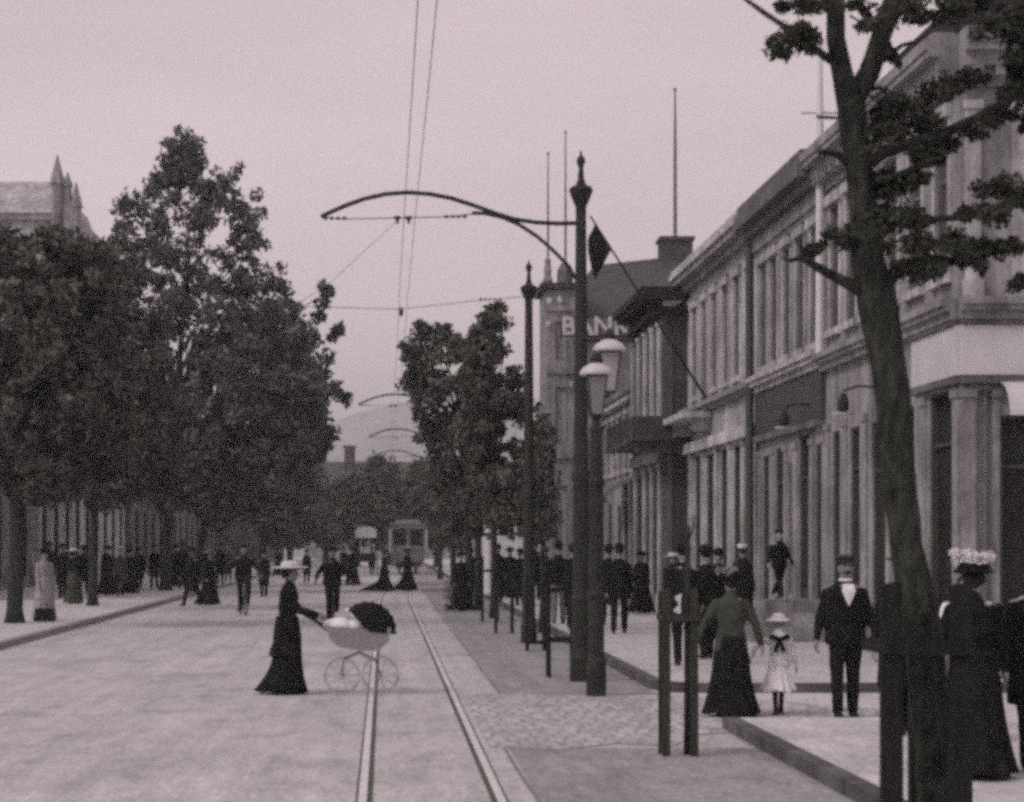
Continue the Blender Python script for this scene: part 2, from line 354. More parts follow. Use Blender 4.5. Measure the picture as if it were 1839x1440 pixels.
def opening(parent, fm, o, thick):
    a0, a1, z0, z1, kind = o; b = -.085; t = .05 if a1 - a0 > .5 else .035
    f = MB(fm)
    f.box(a0, a0 + t, b - .05, b + .05, z0, z1); f.box(a1 - t, a1, b - .05, b + .05, z0, z1)
    f.box(a0 + t, a1 - t, b - .048, b + .048, z1 - t, z1); f.box(a0 + t, a1 - t, b - .048, b + .048, z0, z0 + t)
    m = (a0 + a1) / 2
    if kind in ('w', 'wl'):
        f.box(m - t / 2, m + t / 2, b - .03, b + .03, z0 + t, z1 - t)
        f.box(a0 + t, m - t / 2, b - .028, b + .028, z0 + (z1 - z0) * .62, z0 + (z1 - z0) * .62 + t); f.box(m + t / 2, a1 - t, b - .028, b + .028, z0 + (z1 - z0) * .62, z0 + (z1 - z0) * .62 + t)
    if kind in ('s', 'd'): f.box(a0 + t, a1 - t, b - .03, b + .03, z0 + (z1 - z0) * .78, z0 + (z1 - z0) * .78 + t)
    if kind == 'd':
        f.box(m - .02, m + .02, b - .03, b + .03, z0 + t, z0 + (z1 - z0) * .78); f.box(a0 + t, m - .02, b - .02, b + .02, z0 + t, z0 + .9); f.box(m + .02, a1 - t, b - .02, b + .02, z0 + t, z0 + .9)
    w_ = f.build('door' if kind == 'd' else 'window', M['frame_dark'] if kind in 'ds' else M['frame_paint'], parent)
    MB(fm).box(a0 + .01, a1 - .01, b - .075, b - .055, z0 + .01, z1 - .01).build('pane', M['glass'], w_)
    if kind in ('wl', 'c') or (kind == 'w' and random.random() < .15):
        fr = random.uniform(.55, 1) if kind != 'c' else 1
        for q in ((a0 + .02, a0 + (m - a0) * (.4 if kind != 'c' else .97)), (a1 - (m - a0) * (.4 if kind != 'c' else .97), a1 - .02)):
            MB(fm).box(*q, b - .054, b - .051, z0 + (z1 - z0) * (1 - fr) + .02, z1 - .02).build('curtain', M['curtain'], w_)
def bands(parent, fm, a0, a1, rows, m, name='cornice', over=0.0, dentil=False):
    mb = MB(fm)
    if dentil:
        for a in np.arange(.1, a1, .32): mb.box(a, a + .14, .162, .292, 8.43, 8.559)
    e_ = .0017 if abs(fm.col[0][0]) > .5 else 0
    for z0, z1, pr in rows: mb.box(a0 - over, a1 + over, .002, pr + e_, z0 + e_, z1 + e_)
    return mb.build(name, m, parent)
def core(parent, x0, x1, y0, y1, h, m, roof=None, rh=1.2, name='wall'):
    MB().box(x0, x1, y0, y1, 0, h - .01).build(name, m, parent)
    if roof:
        e = .0; vs = [(x0 - .3, y0 + .01, h), (x1, y0 + .01, h), (x1, y1 - .01, h), (x0 - .3, y1 - .01, h), (x0 + 2.2, y0 + .01, h + rh), (x1 - 2, y0 + .01, h + rh), (x1 - 2, y1 - .01, h + rh), (x0 + 2.2, y1 - .01, h + rh)]
        return MB().add(vs, [(3, 2, 1, 0), (4, 5, 6, 7), (0, 1, 5, 4), (1, 2, 6, 5), (2, 3, 7, 6), (3, 0, 4, 7)]).build('roof', roof, parent)
RX = 8.1
def pil(parent, fm, a0, a1, z0, z1, pr, m, name='pilaster'):
    mb = MB(fm); mb.box(a0, a1, .001, pr, z0, z1); mb.box(a0 - .025, a1 + .025, .0015, pr + .03, z1, z1 + .12); mb.box(a0 - .03, a1 + .03, .0015, pr + .04, z0 - .37, z0); return mb.build(name, m, parent)
def surround(parent, fm, ops, m, z_min=5.0):
    mb = MB(fm)
    for a0, a1, z0, z1, k in ops:
        if z0 < z_min: continue
        mb.box(a0 - .11, a0 - .002, .002, .03, z0, z1); mb.box(a1 + .002, a1 + .11, .002, .03, z0, z1)
        mb.box(a0 - .15, a1 + .15, .003, .10, z1 + .002, z1 + .18); mb.box(a0 - .14, a1 + .14, .003, .10, z0 - .13, z0 - .002)
    return mb.build('window_surround', m, parent)
STREET = ((0, 1), (-1, 0))

# --- corner house
bA = empty('corner_house', (0, 0, 0), 0, 'grey corner house with a broad white signboard band above its tall shop windows', 'building')
opsA = [(.42, 1.65, .5, 4.1, 's'), (2.5, 3.3, .5, 4.0, 's'), (4.3, 5.2, .13, 3.9, 'd'), (6.1, 6.8, .6, 3.9, 's'), (7.6, 8.2, .6, 3.9, 's')]
opsA += [(a, a + .75, 5.75, 8.0, 'w') for a in (.55, 2.0, 3.45, 4.9, 6.3, 7.6)]
fA = facade(bA, (RX, 28.8, 0), *STREET, 8.7, 8.55, opsA, M['stone_mid'], a_start=.301)
opsS = [(.24, .46, .6, 4.05, 'c'), (.56, 1.15, .3, 3.7, 's'), (2.6, 3.6, .5, 3.9, 's'), (4.4, 5.6, .13, 3.9, 'd'), (6.4, 7.5, .5, 3.9, 's')] + [(a, a + .8, 5.75, 8.0, 'w') for a in (1.7, 3.4, 5.1, 6.8, 8.3)]
fS = facade(bA, (RX, 28.8, 0), (1, 0), (0, -1), 9.5, 8.55, opsS, M['stone_mid'])
core(bA, RX + .302, RX + 9.5, 29.102, 37.49, 8.55, M['stone_mid'], M['slate_dark'], 1.4)
surround(bA, fA, opsA, M['trim_pale']); surround(bA, fS, opsS, M['trim_pale'])
for fm, a1 in ((fA, 8.7), (fS, 9.5)):
    o_ = .0
    bands(bA, fm, -.02 - o_, a1, [(5.04, 5.16, .14), (5.16, 5.24, .22), (5.24, 5.34, .28)], M['stone_mid'], 'string_course')
    bands(bA, fm, -.02, a1, [(8.3, 8.42, .08), (8.42, 8.56, .16), (8.56, 8.74, .30), (8.74, 8.84, .46), (8.84, 9.0, .50), (9.0, 9.08, .40)], M['stone_mid'], 'cornice', dentil=True)
    bands(bA, fm, -.01, a1 if fm is fS else 2.4, [(4.26, 4.96, .07)], M['sign_white'], 'signboard')
    bands(bA, fm, -.01, a1 if fm is fS else 2.4, [(4.14, 4.24, .13), (4.97, 5.03, .12)], M['stone_grey'], 'signboard_frame')
for a0, a1 in ((.0, .28), (1.75, 2.05), (3.6, 3.95), (5.5, 5.8), (7.0, 7.3), (8.35, 8.68)): pil(bA, fA, a0, a1, .5, 3.95, .04, M['stone_mid'])
for a0, a1 in ((.0, .2), (.47, .545), (1.25, 1.5), (3.8, 4.2)): pil(bA, fS, a0, a1, .5, 3.95, .04, M['stone_mid'])
for a0 in (.06, .72, 2.7): pil(bA, fS, a0, a0 + .22, 5.6, 8.0, .05, M['stone_pale'])
hood = MB(fS)
for i in range(9):
    t0 = math.pi / 2 * i / 9; t1 = math.pi / 2 * (i + 1) / 9
    hood.add([(.5, .11 + .55 * math.sin(t0), 3.66 + .5 * math.cos(t0)), (2.2, .11 + .55 * math.sin(t0), 3.66 + .5 * math.cos(t0)), (2.2, .11 + .55 * math.sin(t1), 3.66 + .5 * math.cos(t1)), (.5, .11 + .55 * math.sin(t1), 3.66 + .5 * math.cos(t1))], [(0, 1, 2, 3)])
hood.build('shop_awning', M['sign_white'], bA)
mb = MB(); mb.box(RX - .1, RX + 3.6, 28.75, 31.8, 9.08, 9.5); mb.box(RX + .15, RX + 3.3, 29.0, 31.5, 9.5, 10.6, .7); mb.build('corner_attic', M['slate_dark'], bA)

# --- house with the dark fascia
bB = empty('fascia_house', (0, 0, 0), 0, 'two-storey grey house with a dark shop fascia and deep shadowed eaves beside the white flagpole', 'building')
opsB = [(.35, .95, .5, 3.75, 's'), (1.5, 2.5, .13, 4.0, 'd'), (3.2, 3.55, .9, 3.5, 's'), (3.95, 4.9, .5, 3.85, 's'), (5.5, 6.3, .5, 3.75, 's')]
opsB += [(a, a + .72, 5.65, 7.85, 'w') for a in (.6, 1.95, 3.3, 4.65, 5.8)]
fB = facade(bB, (RX, 37.5, 0), *STREET, 6.8, 8.4, opsB, M['stone_mid'])
core(bB, RX + .302, RX + 9, 37.5, 44.3, 8.4, M['stone_mid'], M['slate_dark'], 1.0)
surround(bB, fB, opsB, M['stone_pale'])
bands(bB, fB, 0, 6.8, [(5.12, 5.24, .14), (5.24, 5.34, .24), (5.34, 5.44, .30)], M['stone_pale'], 'string_course')
bands(bB, fB, 0, 6.8, [(8.05, 8.14, .10), (8.14, 8.42, .16)], M['stone_mid'], 'frieze')
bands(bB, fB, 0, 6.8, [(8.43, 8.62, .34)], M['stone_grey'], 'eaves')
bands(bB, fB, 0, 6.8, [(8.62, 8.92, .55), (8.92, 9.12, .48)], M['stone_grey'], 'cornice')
bands(bB, fB, .05, 6.75, [(4.2, 5.08, .09)], M['fascia_dark'], 'fascia')
bands(bB, fB, .05, 6.75, [(4.06, 4.18, .16)], M['stone_grey'], 'fascia_sill')
for a0, a1 in ((.02, .28), (1.05, 1.4), (2.6, 3.05), (3.62, 3.9), (5.0, 5.4), (6.45, 6.78)): pil(bB, fB, a0, a1, .5, 3.75, .04, M['stone_mid'])
mb = MB(fB); mb.tube([(6.78, .2, .3), (6.78, .2, 8.4)], .09, 8); mb.build('downpipe', M['frame_dark'], bB)

# --- pale house
bC = empty('pale_house', (0, 0, 0), 0, 'pale house with a row of narrow upper windows next to the dark balcony', 'building')
opsC = [(a, a + .85, .6, 4.15, 's') for a in (.5, 2.3, 4.1, 8.2)] + [(6.1, 7.1, .13, 4.1, 'd')]
opsC += [(a, a + .72, 5.7, 8.0, 'w') for a in (.7, 2.3, 3.9, 5.5, 7.1, 8.7)]
fC = facade(bC, (RX, 44.3, 0), *STREET, 10.4, 8.5, opsC, M['stone_pale'])
core(bC, RX + .302, RX + 9, 44.3, 54.69, 8.5, M['stone_pale'], M['slate'], 1.0)
surround(bC, fC, opsC, M['trim_pale'])
bands(bC, fC, 0, 10.4, [(5.2, 5.3, .14), (5.3, 5.42, .26)], M['stone_mid'], 'string_course')
bands(bC, fC, 0, 10.4, [(8.2, 8.3, .08), (8.52, 8.7, .2), (8.7, 8.86, .42)], M['stone_mid'], 'eaves')
bands(bC, fC, 0, 10.4, [(8.86, 9.0, .5), (9.0, 9.12, .44)], M['trim_pale'], 'cornice')
bands(bC, fC, .1, 10.3, [(4.24, 4.5, .2)], M['trim_pale'], 'shop_lintel')
for a0 in (.05, 1.55, 3.35, 5.3, 7.4, 9.4): pil(bC, fC, a0, a0 + .38, .5, 4.1, .05, M['stone_pale'])
mb = MB(fC); mb.box(6.2, 9.9, .03, .75, 5.0, 5.15); [mb.box(a, a + .16, .03, .5, 4.7, 4.999) for a in (6.4, 9.5)]; mb.build('balcony_slab', M['trim_pale'], bC)

# --- dark-corniced house with the balcony
DX = 7.4
bD = empty('balcony_house', (0, 0, 0), 0, 'house with a heavy black cornice, pale upper pilasters and a dark balcony', 'building')
opsD = [(a, a + .85, .5, 3.9, 's') for a in (.65, 2.2)] + [(4.0, 5.1, .13, 3.8, 'd')] + [(a, a + .85, 5.3, 7.75, 'w') for a in (.5, 1.95, 3.4, 4.85)]
fD = facade(bD, (DX, 54.7, 0), *STREET, 6.2, 8.0, opsD, M['stone_grey'])
core(bD, DX + .302, RX + 9, 54.72, 60.9, 8.0, M['fascia_dark'], M['slate_dark'], 1.6)  # shade on the near side wall is put into this dark colour
for a0 in (.04, 1.5, 2.95, 4.4, 5.82): pil(bD, fD, a0, a0 + .32, 5.3, 7.7, .08, M['trim_pale'])
bands(bD, fD, -.3, 6.2, [(7.98, 8.12, .25), (8.14, 8.34, .12), (8.36, 8.5, .5), (8.5, 8.68, .62)], M['slate_dark'], 'cornice')
mb = MB(); mb.box(DX - .6, RX + .3, 54.2, 54.718, 8.38, 8.7); mb.box(DX - .25, RX + .3, 54.45, 54.718, 8.0, 8.2); mb.build('cornice_return', M['slate_dark'], bD)
mb = MB(fD); mb.box(.1, 6.0, .02, .85, 4.55, 4.72)
for a in np.arange(.15, 5.9, .16): mb.box(a, a + .07, .78, .83, 4.721, 5.2)
mb.box(.1, 6.0, .76, .85, 5.201, 5.28); mb.box(.1, .16, .02, .759, 5.0, 5.1)
mb.box(.1, .16, .02, .759, 4.721, 4.98); mb.box(-.75, .09, -1.3, .86, 4.6, 5.25); mb.box(-.6, -.0, -1.25, .7, 4.3, 4.599); mb.build('balcony', M['fascia_dark'], bD)
bands(bD, fD, .1, 6.1, [(4.1, 4.4, .14)], M['stone_pale'], 'shop_lintel')
for a0 in (.05, 1.65, 3.3, 5.4): pil(bD, fD, a0, a0 + .4, .5, 3.9, .05, M['stone_pale'])

# --- low house
bE = empty('low_house', (0, 0, 0), 0, 'low house with dark slate roof and dark shop blinds left of the dark balcony', 'building')
opsE = [(a, a + .8, 4.2, 5.9, 'w') for a in (.5, 2.2, 3.9, 5.6, 7.3, 9.0)] + [(a, a + 1.1, .4, 3.2, 's') for a in (.5, 2.4, 7.0)] + [(4.4, 5.3, .13, 3.1, 'd')]
fE = facade(bE, (7.55, 61.0, 0), *STREET, 10.2, 6.2, opsE, M['stone_mid'])
core(bE, 7.853, 16, 61.0, 71.2, 6.2, M['stone_mid'])
surround(bE, fE, opsE, M['trim_pale'], 4.0)
bands(bE, fE, 0, 10.2, [(6.2, 6.34, .3)], M['trim_pale'], 'eaves')
MB().add([(7.2, 61, 6.345), (7.2, 71.2, 6.345), (16, 71.2, 6.345), (16, 61, 6.345), (10.5, 61, 8.6), (10.5, 71.2, 8.6)], [(0, 1, 2, 3), (0, 4, 5, 1), (3, 2, 5, 4), (0, 3, 4), (1, 5, 2)]).build('roof', M['slate_dark'], bE)
mb = MB(fE)
for a in (.3, 2.2): mb.add([(a, .03, 3.9), (a + 1.6, .03, 3.9), (a + 1.6, .9, 3.3), (a, .9, 3.3), (a, .86, 3.1), (a + 1.6, .86, 3.1)], [(0, 1, 2, 3), (3, 2, 5, 4)])
mb.build('shop_awning', M['fascia_dark'], bE)

# --- bank with the big slate roof and corner bay
bF = empty('bank_building', (0, 0, 0), 0, 'tall bank with a huge slate roof, block chimney and stone corner bay', 'building')
opsF = [(a, a + .8, 6.0, 8.4, 'w') for a in (4.5, 6.5, 8.5)] + [(a, a + .9, .5, 4.2, 's') for a in (4.5, 6.5, 8.5)]
fF = facade(bF, (7.1, 74.0, 0), *STREET, 16, 9.2, opsF, M['stone_mid'])
core(bF, 7.403, 19, 74.02, 90, 9.2, M['stone_mid'])
MB().add([(6.9, 73.7, 9.21), (19.2, 73.7, 9.21), (19.2, 90.2, 9.21), (6.9, 90.2, 9.21), (8.2, 80, 12.75), (19.2, 79.5, 13.9), (19.2, 84.5, 13.9), (8.2, 84, 12.75)],
         [(3, 2, 1, 0), (0, 1, 5, 4), (4, 5, 6, 7), (2, 3, 7, 6), (3, 0, 4, 7), (1, 2, 6, 5)]).build('roof', M['slate'], bF)
mb = MB(); mb.box(10.75, 11.95, 79.3, 80.5, 12.4, 13.62); mb.box(10.68, 12.02, 79.22, 80.58, 13.62, 13.78); mb.build('chimney', M['slate'], bF)
opsT = [(.35, .8, 1.2, 4.0, 'c'), (.35, .8, 5.6, 7.6, 'c'), (.35, .8, 8.6, 10.0, 'c')]
fT = facade(bF, (5.92, 75.0, 0), (1, 0), (0, -1), 1.178, 11.2, opsT, M['stone_mid'])
fT2 = facade(bF, (5.92, 75.0, 0), *STREET, 3.0, 11.2, [(.8, 1.4, 5.6, 7.8, 'c'), (.8, 1.4, 1.0, 4.0, 'c')], M['stone_mid'], a_start=.301)
MB().box(6.223, 7.09, 75.302, 78.0, 0, 11.19).build('bay_core', M['stone_mid'], bF)
mb = MB(); mb.box(5.72, 7.3, 74.8, 78.2, 11.2, 11.42); mb.build('bay_cornice', M['stone_dark'], bF)
mb = MB(fT)
for z in (5.0, 8.1, 10.4): mb = MB(fT); mb.box(.02, 1.15, .003, .10, z, z + .16); mb.build('bay_string_course', M['stone_mid'], bF)
for a, z in ((.1, 9.9), (.95, 9.9), (.12, 10.75), (.95, 7.7), (.5, 10.8)): mb = MB(fT); mb.ell((a, .08, z), (.10, .06, .14), 10, 6); mb.build('bay_boss', M['trim_pale'], bF)
mb = MB(); mb.lathe((6.0, 75.1, 11.42), [(.16, 0), (.2, .1), (.12, .25), (.15, .45), (.1, .75), (.12, .85), (.02, 1.0)], 10); mb.build('finial', M['stone_mid'], bF)
mb = MB(); mb.lathe((6.65, 75.3, 11.42), [(.3, 0), (.3, .5), (.2, .7), (.02, .85)], 10); mb.build('dormer_cap', M['stone_grey'], bF)

# roof sign
sg = empty('roof_sign', (6.75, 73.35, 9.25), 0, 'pale BANK letters standing on the edge of the slate roof', 'sign')
cu = bpy.data.curves.new('t', 'FONT'); cu.body = 'BANK'; cu.size = .92; cu.extrude = .05; cu.offset = .018; cu.space_character = 1.02
to = bpy.data.objects.new('t', cu); C.objects.link(to)
tm = bpy.data.meshes.new_from_object(to.evaluated_get(bpy.context.evaluated_depsgraph_get())); bpy.data.objects.remove(to)
tm.materials.clear(); tm.materials.append(M['sign_white'])
to = bpy.data.objects.new('lettering', tm); C.objects.link(to); to.parent = sg; to.rotation_euler = (R(90), 0, 0); to.location = (-.42, 0, .12)
mb = MB(); mb.box(-.45, 2.2, .05, .09, .04, .10); mb.box(-.45, 2.2, .05, .09, .72, .77)
for a in (-.4, .3, 1.0, 1.7, 2.1): mb.tube([(a, .09, 0), (a, .09, .9)], .02, 6); mb.tube([(a, .09, .75), (a, .55, .05)], .015, 6)
mb.build('sign_frame', M['iron'], sg)

# --- left side, behind the trees
def row_house(name, label, x, y0, y1, h, m, n, zs, roof=M['slate']):
    b = empty(name, (0, 0, 0), 0, label, 'building'); ln = y1 - y0; st = ln / n
    ops = []
    for k in range(n):
        a = k * st + st * .3
        for i, (za, zb) in enumerate(zs): ops.append((a, a + st * .4, za, zb, 's' if i == 0 else 'w'))
    fm = frame((x, y0, 0), (0, 1), (1, 0)); facade(b, (x, y0, 0), (0, 1), (1, 0), ln, h, ops, m)
    core(b, x - 8, x - .302, y0 + .01, y1 - .01, h, m)
    bands(b, fm, 0, ln, [(h - .5, h - .3, .15), (h - .3, h, .4)], M['stone_grey']); bands(b, fm, 0, ln, [(4.3, 4.6, .2)], M['stone_pale'], 'string_course')
    MB().add([(x + .3, y0, h), (x - 8, y0, h), (x - 8, y1, h), (x + .3, y1, h), (x - 3.5, y0, h + 2.4), (x - 3.5, y1, h + 2.4)], [(0, 1, 2, 3), (0, 4, 5, 3), (1, 2, 5, 4), (0, 1, 4), (3, 5, 2)]).build('roof', roof, b)
    return b
row_house('terrace_house', 'pale terrace house glimpsed between the leftmost tree trunks', -14.5, 62, 84, 8.5, M['stone_mid'], 8, [(.5, 3.9), (5.2, 7.4)])
row_house('terrace_house', 'grey terrace house behind the trunk of the tallest tree', -14.2, 84.1, 112, 9, M['stone_pale'], 9, [(.5, 3.9), (5.2, 7.6)])
row_house('terrace_house', 'far terrace house at the end of the left pavement', -13.8, 112.2, 170, 8, M['stone_grey'], 14, [(.5, 3.7), (4.9, 6.9)])
bG = empty('gabled_hall', (0, 0, 0), 0, 'hazy tall hall with pinnacles rising over the trees', 'building')
opsG = [(a, a + 1.2, z, z + 2.6, 'w') for a in (3, 6, 9, 12, 15, 18.2) for z in (9, 13, 17)]
fG = facade(bG, (-40, 120, 0), (1, 0), (0, -1), 22, 21.2, opsG, M['stone_pale'])
MB().box(-40, -18, 120.302, 140, 0, 21.19).build('side_wall', M['stone_pale'], bG)
bands(bG, fG, 0, 22, [(20.8, 21.2, .3), (16, 16.25, .3)], M['stone_mid'])
MB().add([(-40.3, 119.6, 21.2), (-19.2, 119.6, 21.2), (-19.2, 140, 21.2), (-40.3, 140, 21.2), (-40.3, 123, 23.6), (-19.8, 123, 23.6), (-19.8, 137, 23.6), (-40.3, 137, 23.6)],
         [(0, 1, 2, 3), (4, 5, 6, 7), (0, 1, 5, 4), (1, 2, 6, 5), (2, 3, 7, 6), (3, 0, 4, 7)]).build('roof', M['stone_pale'], bG)  # roof paled with the stone colour, distance haze put into the material
mb = MB()
for x, r, z0, z1 in ((-19.1, .36, 20.5, 24.6), (-18.0, .3, 19.5, 23.0), (-18.5, .25, 21.5, 23.6)):
    mb.lathe((x, 119.7, 0), [(r, z0), (r, z0 + (z1 - z0) * .55), (r * 1.35, z0 + (z1 - z0) * .58), (r * 1.2, z0 + (z1 - z0) * .64), (.03, z1)], 8)
mb.box(-18.8, -17.7, 119.3, 120.4, 8, 21.6, .1); mb.build('pinnacle', M['stone_mid'], bG)
bH = empty('distant_house', (0, 0, 0), 0, 'hazy far house with a single chimney above the distant trees', 'building')
fH = facade(bH, (-9, 230, 0), (1, 0), (0, -1), 20, 9.5, [(a, a + 1.2, z, z + 2, 'w') for a in (2, 5, 8, 11, 14, 17) for z in (1, 5.5)], M['stone_mid'])
MB().box(-9, 11, 230.302, 238, 0, 9.49).build('side_wall', M['stone_mid'], bH)
MB().add([(-9.5, 229.5, 9.5), (11.5, 229.5, 9.5), (11.5, 238, 9.5), (-9.5, 238, 9.5), (-7, 234, 11.2), (9, 234, 11.2)], [(0, 1, 2, 3), (0, 1, 5, 4), (2, 3, 4, 5), (0, 4, 3), (1, 2, 5)]).build('roof', M['slate'], bH)
mb = MB(); mb.box(-4.5, -3.3, 231, 232.2, 9.6, 12.6); mb.box(-4.6, -3.2, 230.9, 232.3, 12.6, 12.9); mb.build('chimney', M['stone_dark'], bH)
row_house('far_shop_row', 'far row of small shops left of the tram', -10.5, 172, 215, 6, M['stone_grey'], 10, [(.5, 3.2), (3.9, 5.2)])

# hills
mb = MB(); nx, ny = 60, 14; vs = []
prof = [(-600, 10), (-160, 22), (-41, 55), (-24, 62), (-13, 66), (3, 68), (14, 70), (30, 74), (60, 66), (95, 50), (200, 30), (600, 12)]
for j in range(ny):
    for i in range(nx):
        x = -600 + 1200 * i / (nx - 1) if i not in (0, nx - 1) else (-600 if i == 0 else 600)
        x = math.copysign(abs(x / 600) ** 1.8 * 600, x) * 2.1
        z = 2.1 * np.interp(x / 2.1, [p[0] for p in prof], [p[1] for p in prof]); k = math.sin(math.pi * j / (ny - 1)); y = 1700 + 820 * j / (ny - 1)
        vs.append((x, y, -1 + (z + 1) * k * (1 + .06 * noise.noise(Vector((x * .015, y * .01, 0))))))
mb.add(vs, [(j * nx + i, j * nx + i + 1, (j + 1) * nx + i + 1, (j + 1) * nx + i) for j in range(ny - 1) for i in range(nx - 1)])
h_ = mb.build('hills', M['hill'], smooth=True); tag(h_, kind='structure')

# ------------------------------------------------------------------ trees
def leaves(cents, rads, per, size, flat=1.0, surf=.5):
    """arrays of small folded leaves filling each clump"""
    cents = np.asarray(cents, float); rads = np.asarray(rads, float); n = len(cents) * per
    c = np.repeat(cents, per, 0); r = np.repeat(rads, per)
    d = RNG.normal(size=(n, 3)); d /= np.linalg.norm(d, axis=1)[:, None]
    rr = RNG.random(n) ** surf; p = c + d * (r * rr)[:, None] * np.array([1, 1, flat])
    a = RNG.normal(size=(n, 3)); a /= np.linalg.norm(a, axis=1)[:, None]
    b = np.cross(a, RNG.normal(size=(n, 3))); b /= np.linalg.norm(b, axis=1)[:, None]
    s = size * RNG.uniform(.6, 1.35, n)[:, None]
    v = np.stack([p - a * s, p + b * s * .45, p + a * s, p - b * s * .45], 1).reshape(-1, 3)
    return v, n
def leaf_mesh(name, sets, m, parent):
    vs = np.concatenate([s[0] for s in sets]); n = len(vs) // 4
    me = bpy.data.meshes.new(name); me.vertices.add(n * 4); me.vertices.foreach_set('co', vs.ravel())
    me.loops.add(n * 4); me.loops.foreach_set('vertex_index', np.arange(n * 4, dtype=np.int32))
    me.polygons.add(n); me.polygons.foreach_set('loop_start', np.arange(0, n * 4, 4, dtype=np.int32))
    try: me.polygons.foreach_set('loop_total', np.full(n, 4, dtype=np.int32))
    except Exception: pass
    me.update(calc_edges=True); me.validate(); me.materials.append(m)
    o = bpy.data.objects.new(name, me); C.objects.link(o); o.parent = parent; return o
def crown_tree(name, label, d, tx, rows, ncl, cr, per, size, m, group=None, tw=.2, extra=(), hole=.0, z0=.1, sparse_above=None):
    """rows: (photo y, x left, x right) outline of the crown at distance d; round in plan"""
    base = at(tx, 975, d); base.z = z0
    root = empty(name, base, 0, label, 'tree', group)
    rw = [((at(0, y, d)).z, at(a, 0, d).x, at(b, 0, d).x) for y, a, b in rows]; rw.sort()
    zs = [q[0] for q in rw]; ls = [q[1] for q in rw]; rs = [q[2] for q in rw]
    cs = []; rr = []; tries = 0
    wmax = max(b - a for _, a, b in rw)
    while len(cs) < ncl and tries < ncl * 60:
        tries += 1
        z = random.uniform(zs[0], zs[-1]); a = np.interp(z, zs, ls); b = np.interp(z, zs, rs); hw = (b - a) / 2
        if random.random() > (hw * 2 / wmax) ** (.9 if sparse_above or d in (49, 58) else 1.3) + .06: continue
        th = random.uniform(0, 2 * math.pi); q = math.sqrt(random.uniform(.12, 1)); x = (a + b) / 2 + math.cos(th) * q * max(hw - cr * .6, .1); y = d + math.sin(th) * q * hw * (.5 if sparse_above else 1)
        hn = noise.noise(Vector((x * .75, y * .75, z * .75 + 3.1)) + Vector((d, 0, 0)))
        if hn < hole - .55 and q < .95: continue
        if sparse_above and z > sparse_above and noise.noise(Vector((x * 1.25, z * 1.25, 7.7 + y * .12))) + .5 * noise.noise(Vector((x * 3, z * 3, 1.7))) < -.17 and q < .97: continue
        cs.append((x, y, z)); rr.append(cr * random.uniform(.6, 1.25))
    for px, py, r in extra: p = at(px, py, d); cs.append((p.x, d + random.uniform(-.3, .3), p.z)); rr.append(r)
    cs = np.array(cs) - np.array(base); leaf_mesh('crown', [leaves(cs, rr, per, size)], m, root)
    tb = MB(); top = zs[0] + (zs[-1] - zs[0]) * .8 - z0; cx = (np.interp(zs[0] + top * .5, zs, ls) + np.interp(zs[0] + top * .5, zs, rs)) / 2 - base.x
    pts = [(0, 0, 0), (0, 0, .3), (.03, 0, (zs[0] - z0) * .5), (.02 + cx * .1, 0, zs[0] - z0 + .2), (cx * .45, 0, (zs[0] - z0 + top) * .5), (cx * .8, 0, top)]
    tb.tube(pts, [tw * 1.5, tw * 1.1, tw, tw * .9, tw * .6, tw * .15], 9)
    for k in range(min(26, ncl // 6)):
        c = Vector(cs[random.randrange(len(cs))]); zz = max(zs[0] - z0, c.z * random.uniform(.45, .8)); s = Vector((np.interp(zz, [q[2] for q in pts], [q[0] for q in pts]), 0, zz))
        mid = s.lerp(c, .5) + Vector((0, 0, (c - s).length * .12)); tb.tube([s, mid, c], [tw * .3, tw * .18, tw * .06], 6)
    tb.build('trunk', M['bark'], root, smooth=True)
    return root
LG = 'avenue trees on the left pavement'
crown_tree('avenue_tree', 'broad dark tree nearest on the left, its crown cut by the picture edge', 45.6, 26,
    [(418, 0, 40), (432, -40, 150), (460, -70, 190), (520, -80, 220), (600, -100, 240), (720, -100, 255), (800, -80, 240), (860, -40, 200), (900, 0, 120)], 620, .30, 34, .115, M['leaf_left'], LG, .17, (), .34)
crown_tree('avenue_tree', 'dark tree with slim trunk, second from the left edge', 58, 166,
    [(445, 150, 205), (500, 110, 260), (580, 80, 300), (700, 60, 340), (820, 70, 340), (880, 110, 290), (905, 140, 220)], 560, .36, 32, .13, M['leaf_left'], LG, .13, (), .34)
crown_tree('avenue_tree', 'tallest cone-shaped tree with sky showing through its top', 77, 297,
    [(243, 305, 345), (262, 285, 370), (300, 280, 392), (340, 245, 430), (375, 200, 470), (430, 192, 485), (500, 165, 515), (560, 150, 550), (620, 150, 585), (700, 165, 600), (780, 180, 590), (860, 210, 540), (915, 260, 440)],
    1150, .34, 28, .15, M['leaf_tall'], LG, .2, [(418, 318, .3), (425, 345, .25), (430, 300, .2), (462, 350, .3), (470, 385, .3), (474, 440, .3), (320, 232, .25), (230, 355, .4), (215, 400, .5), (505, 480, .3), (520, 520, .35)], .33, sparse_above=8.0)
crown_tree('avenue_tree', 'dark tree whose sprigs reach out over the road beside the tallest tree', 90, 357,
    [(560, 420, 520), (620, 330, 570), (700, 310, 610), (780, 300, 600), (850, 310, 570), (905, 350, 500), (940, 380, 450)], 260, .65, 45, .21, M['leaf_left'], LG, .18,
    [(583, 520, .38), (578, 545, .42), (572, 570, .35), (590, 525, .25), (600, 600, .35), (608, 590, .25), (560, 600, .4), (550, 620, .5), (590, 640, .4), (600, 700, .5), (618, 715, .4), (595, 780, .35), (588, 800, .3), (575, 820, .3), (560, 650, .6), (580, 680, .6)])
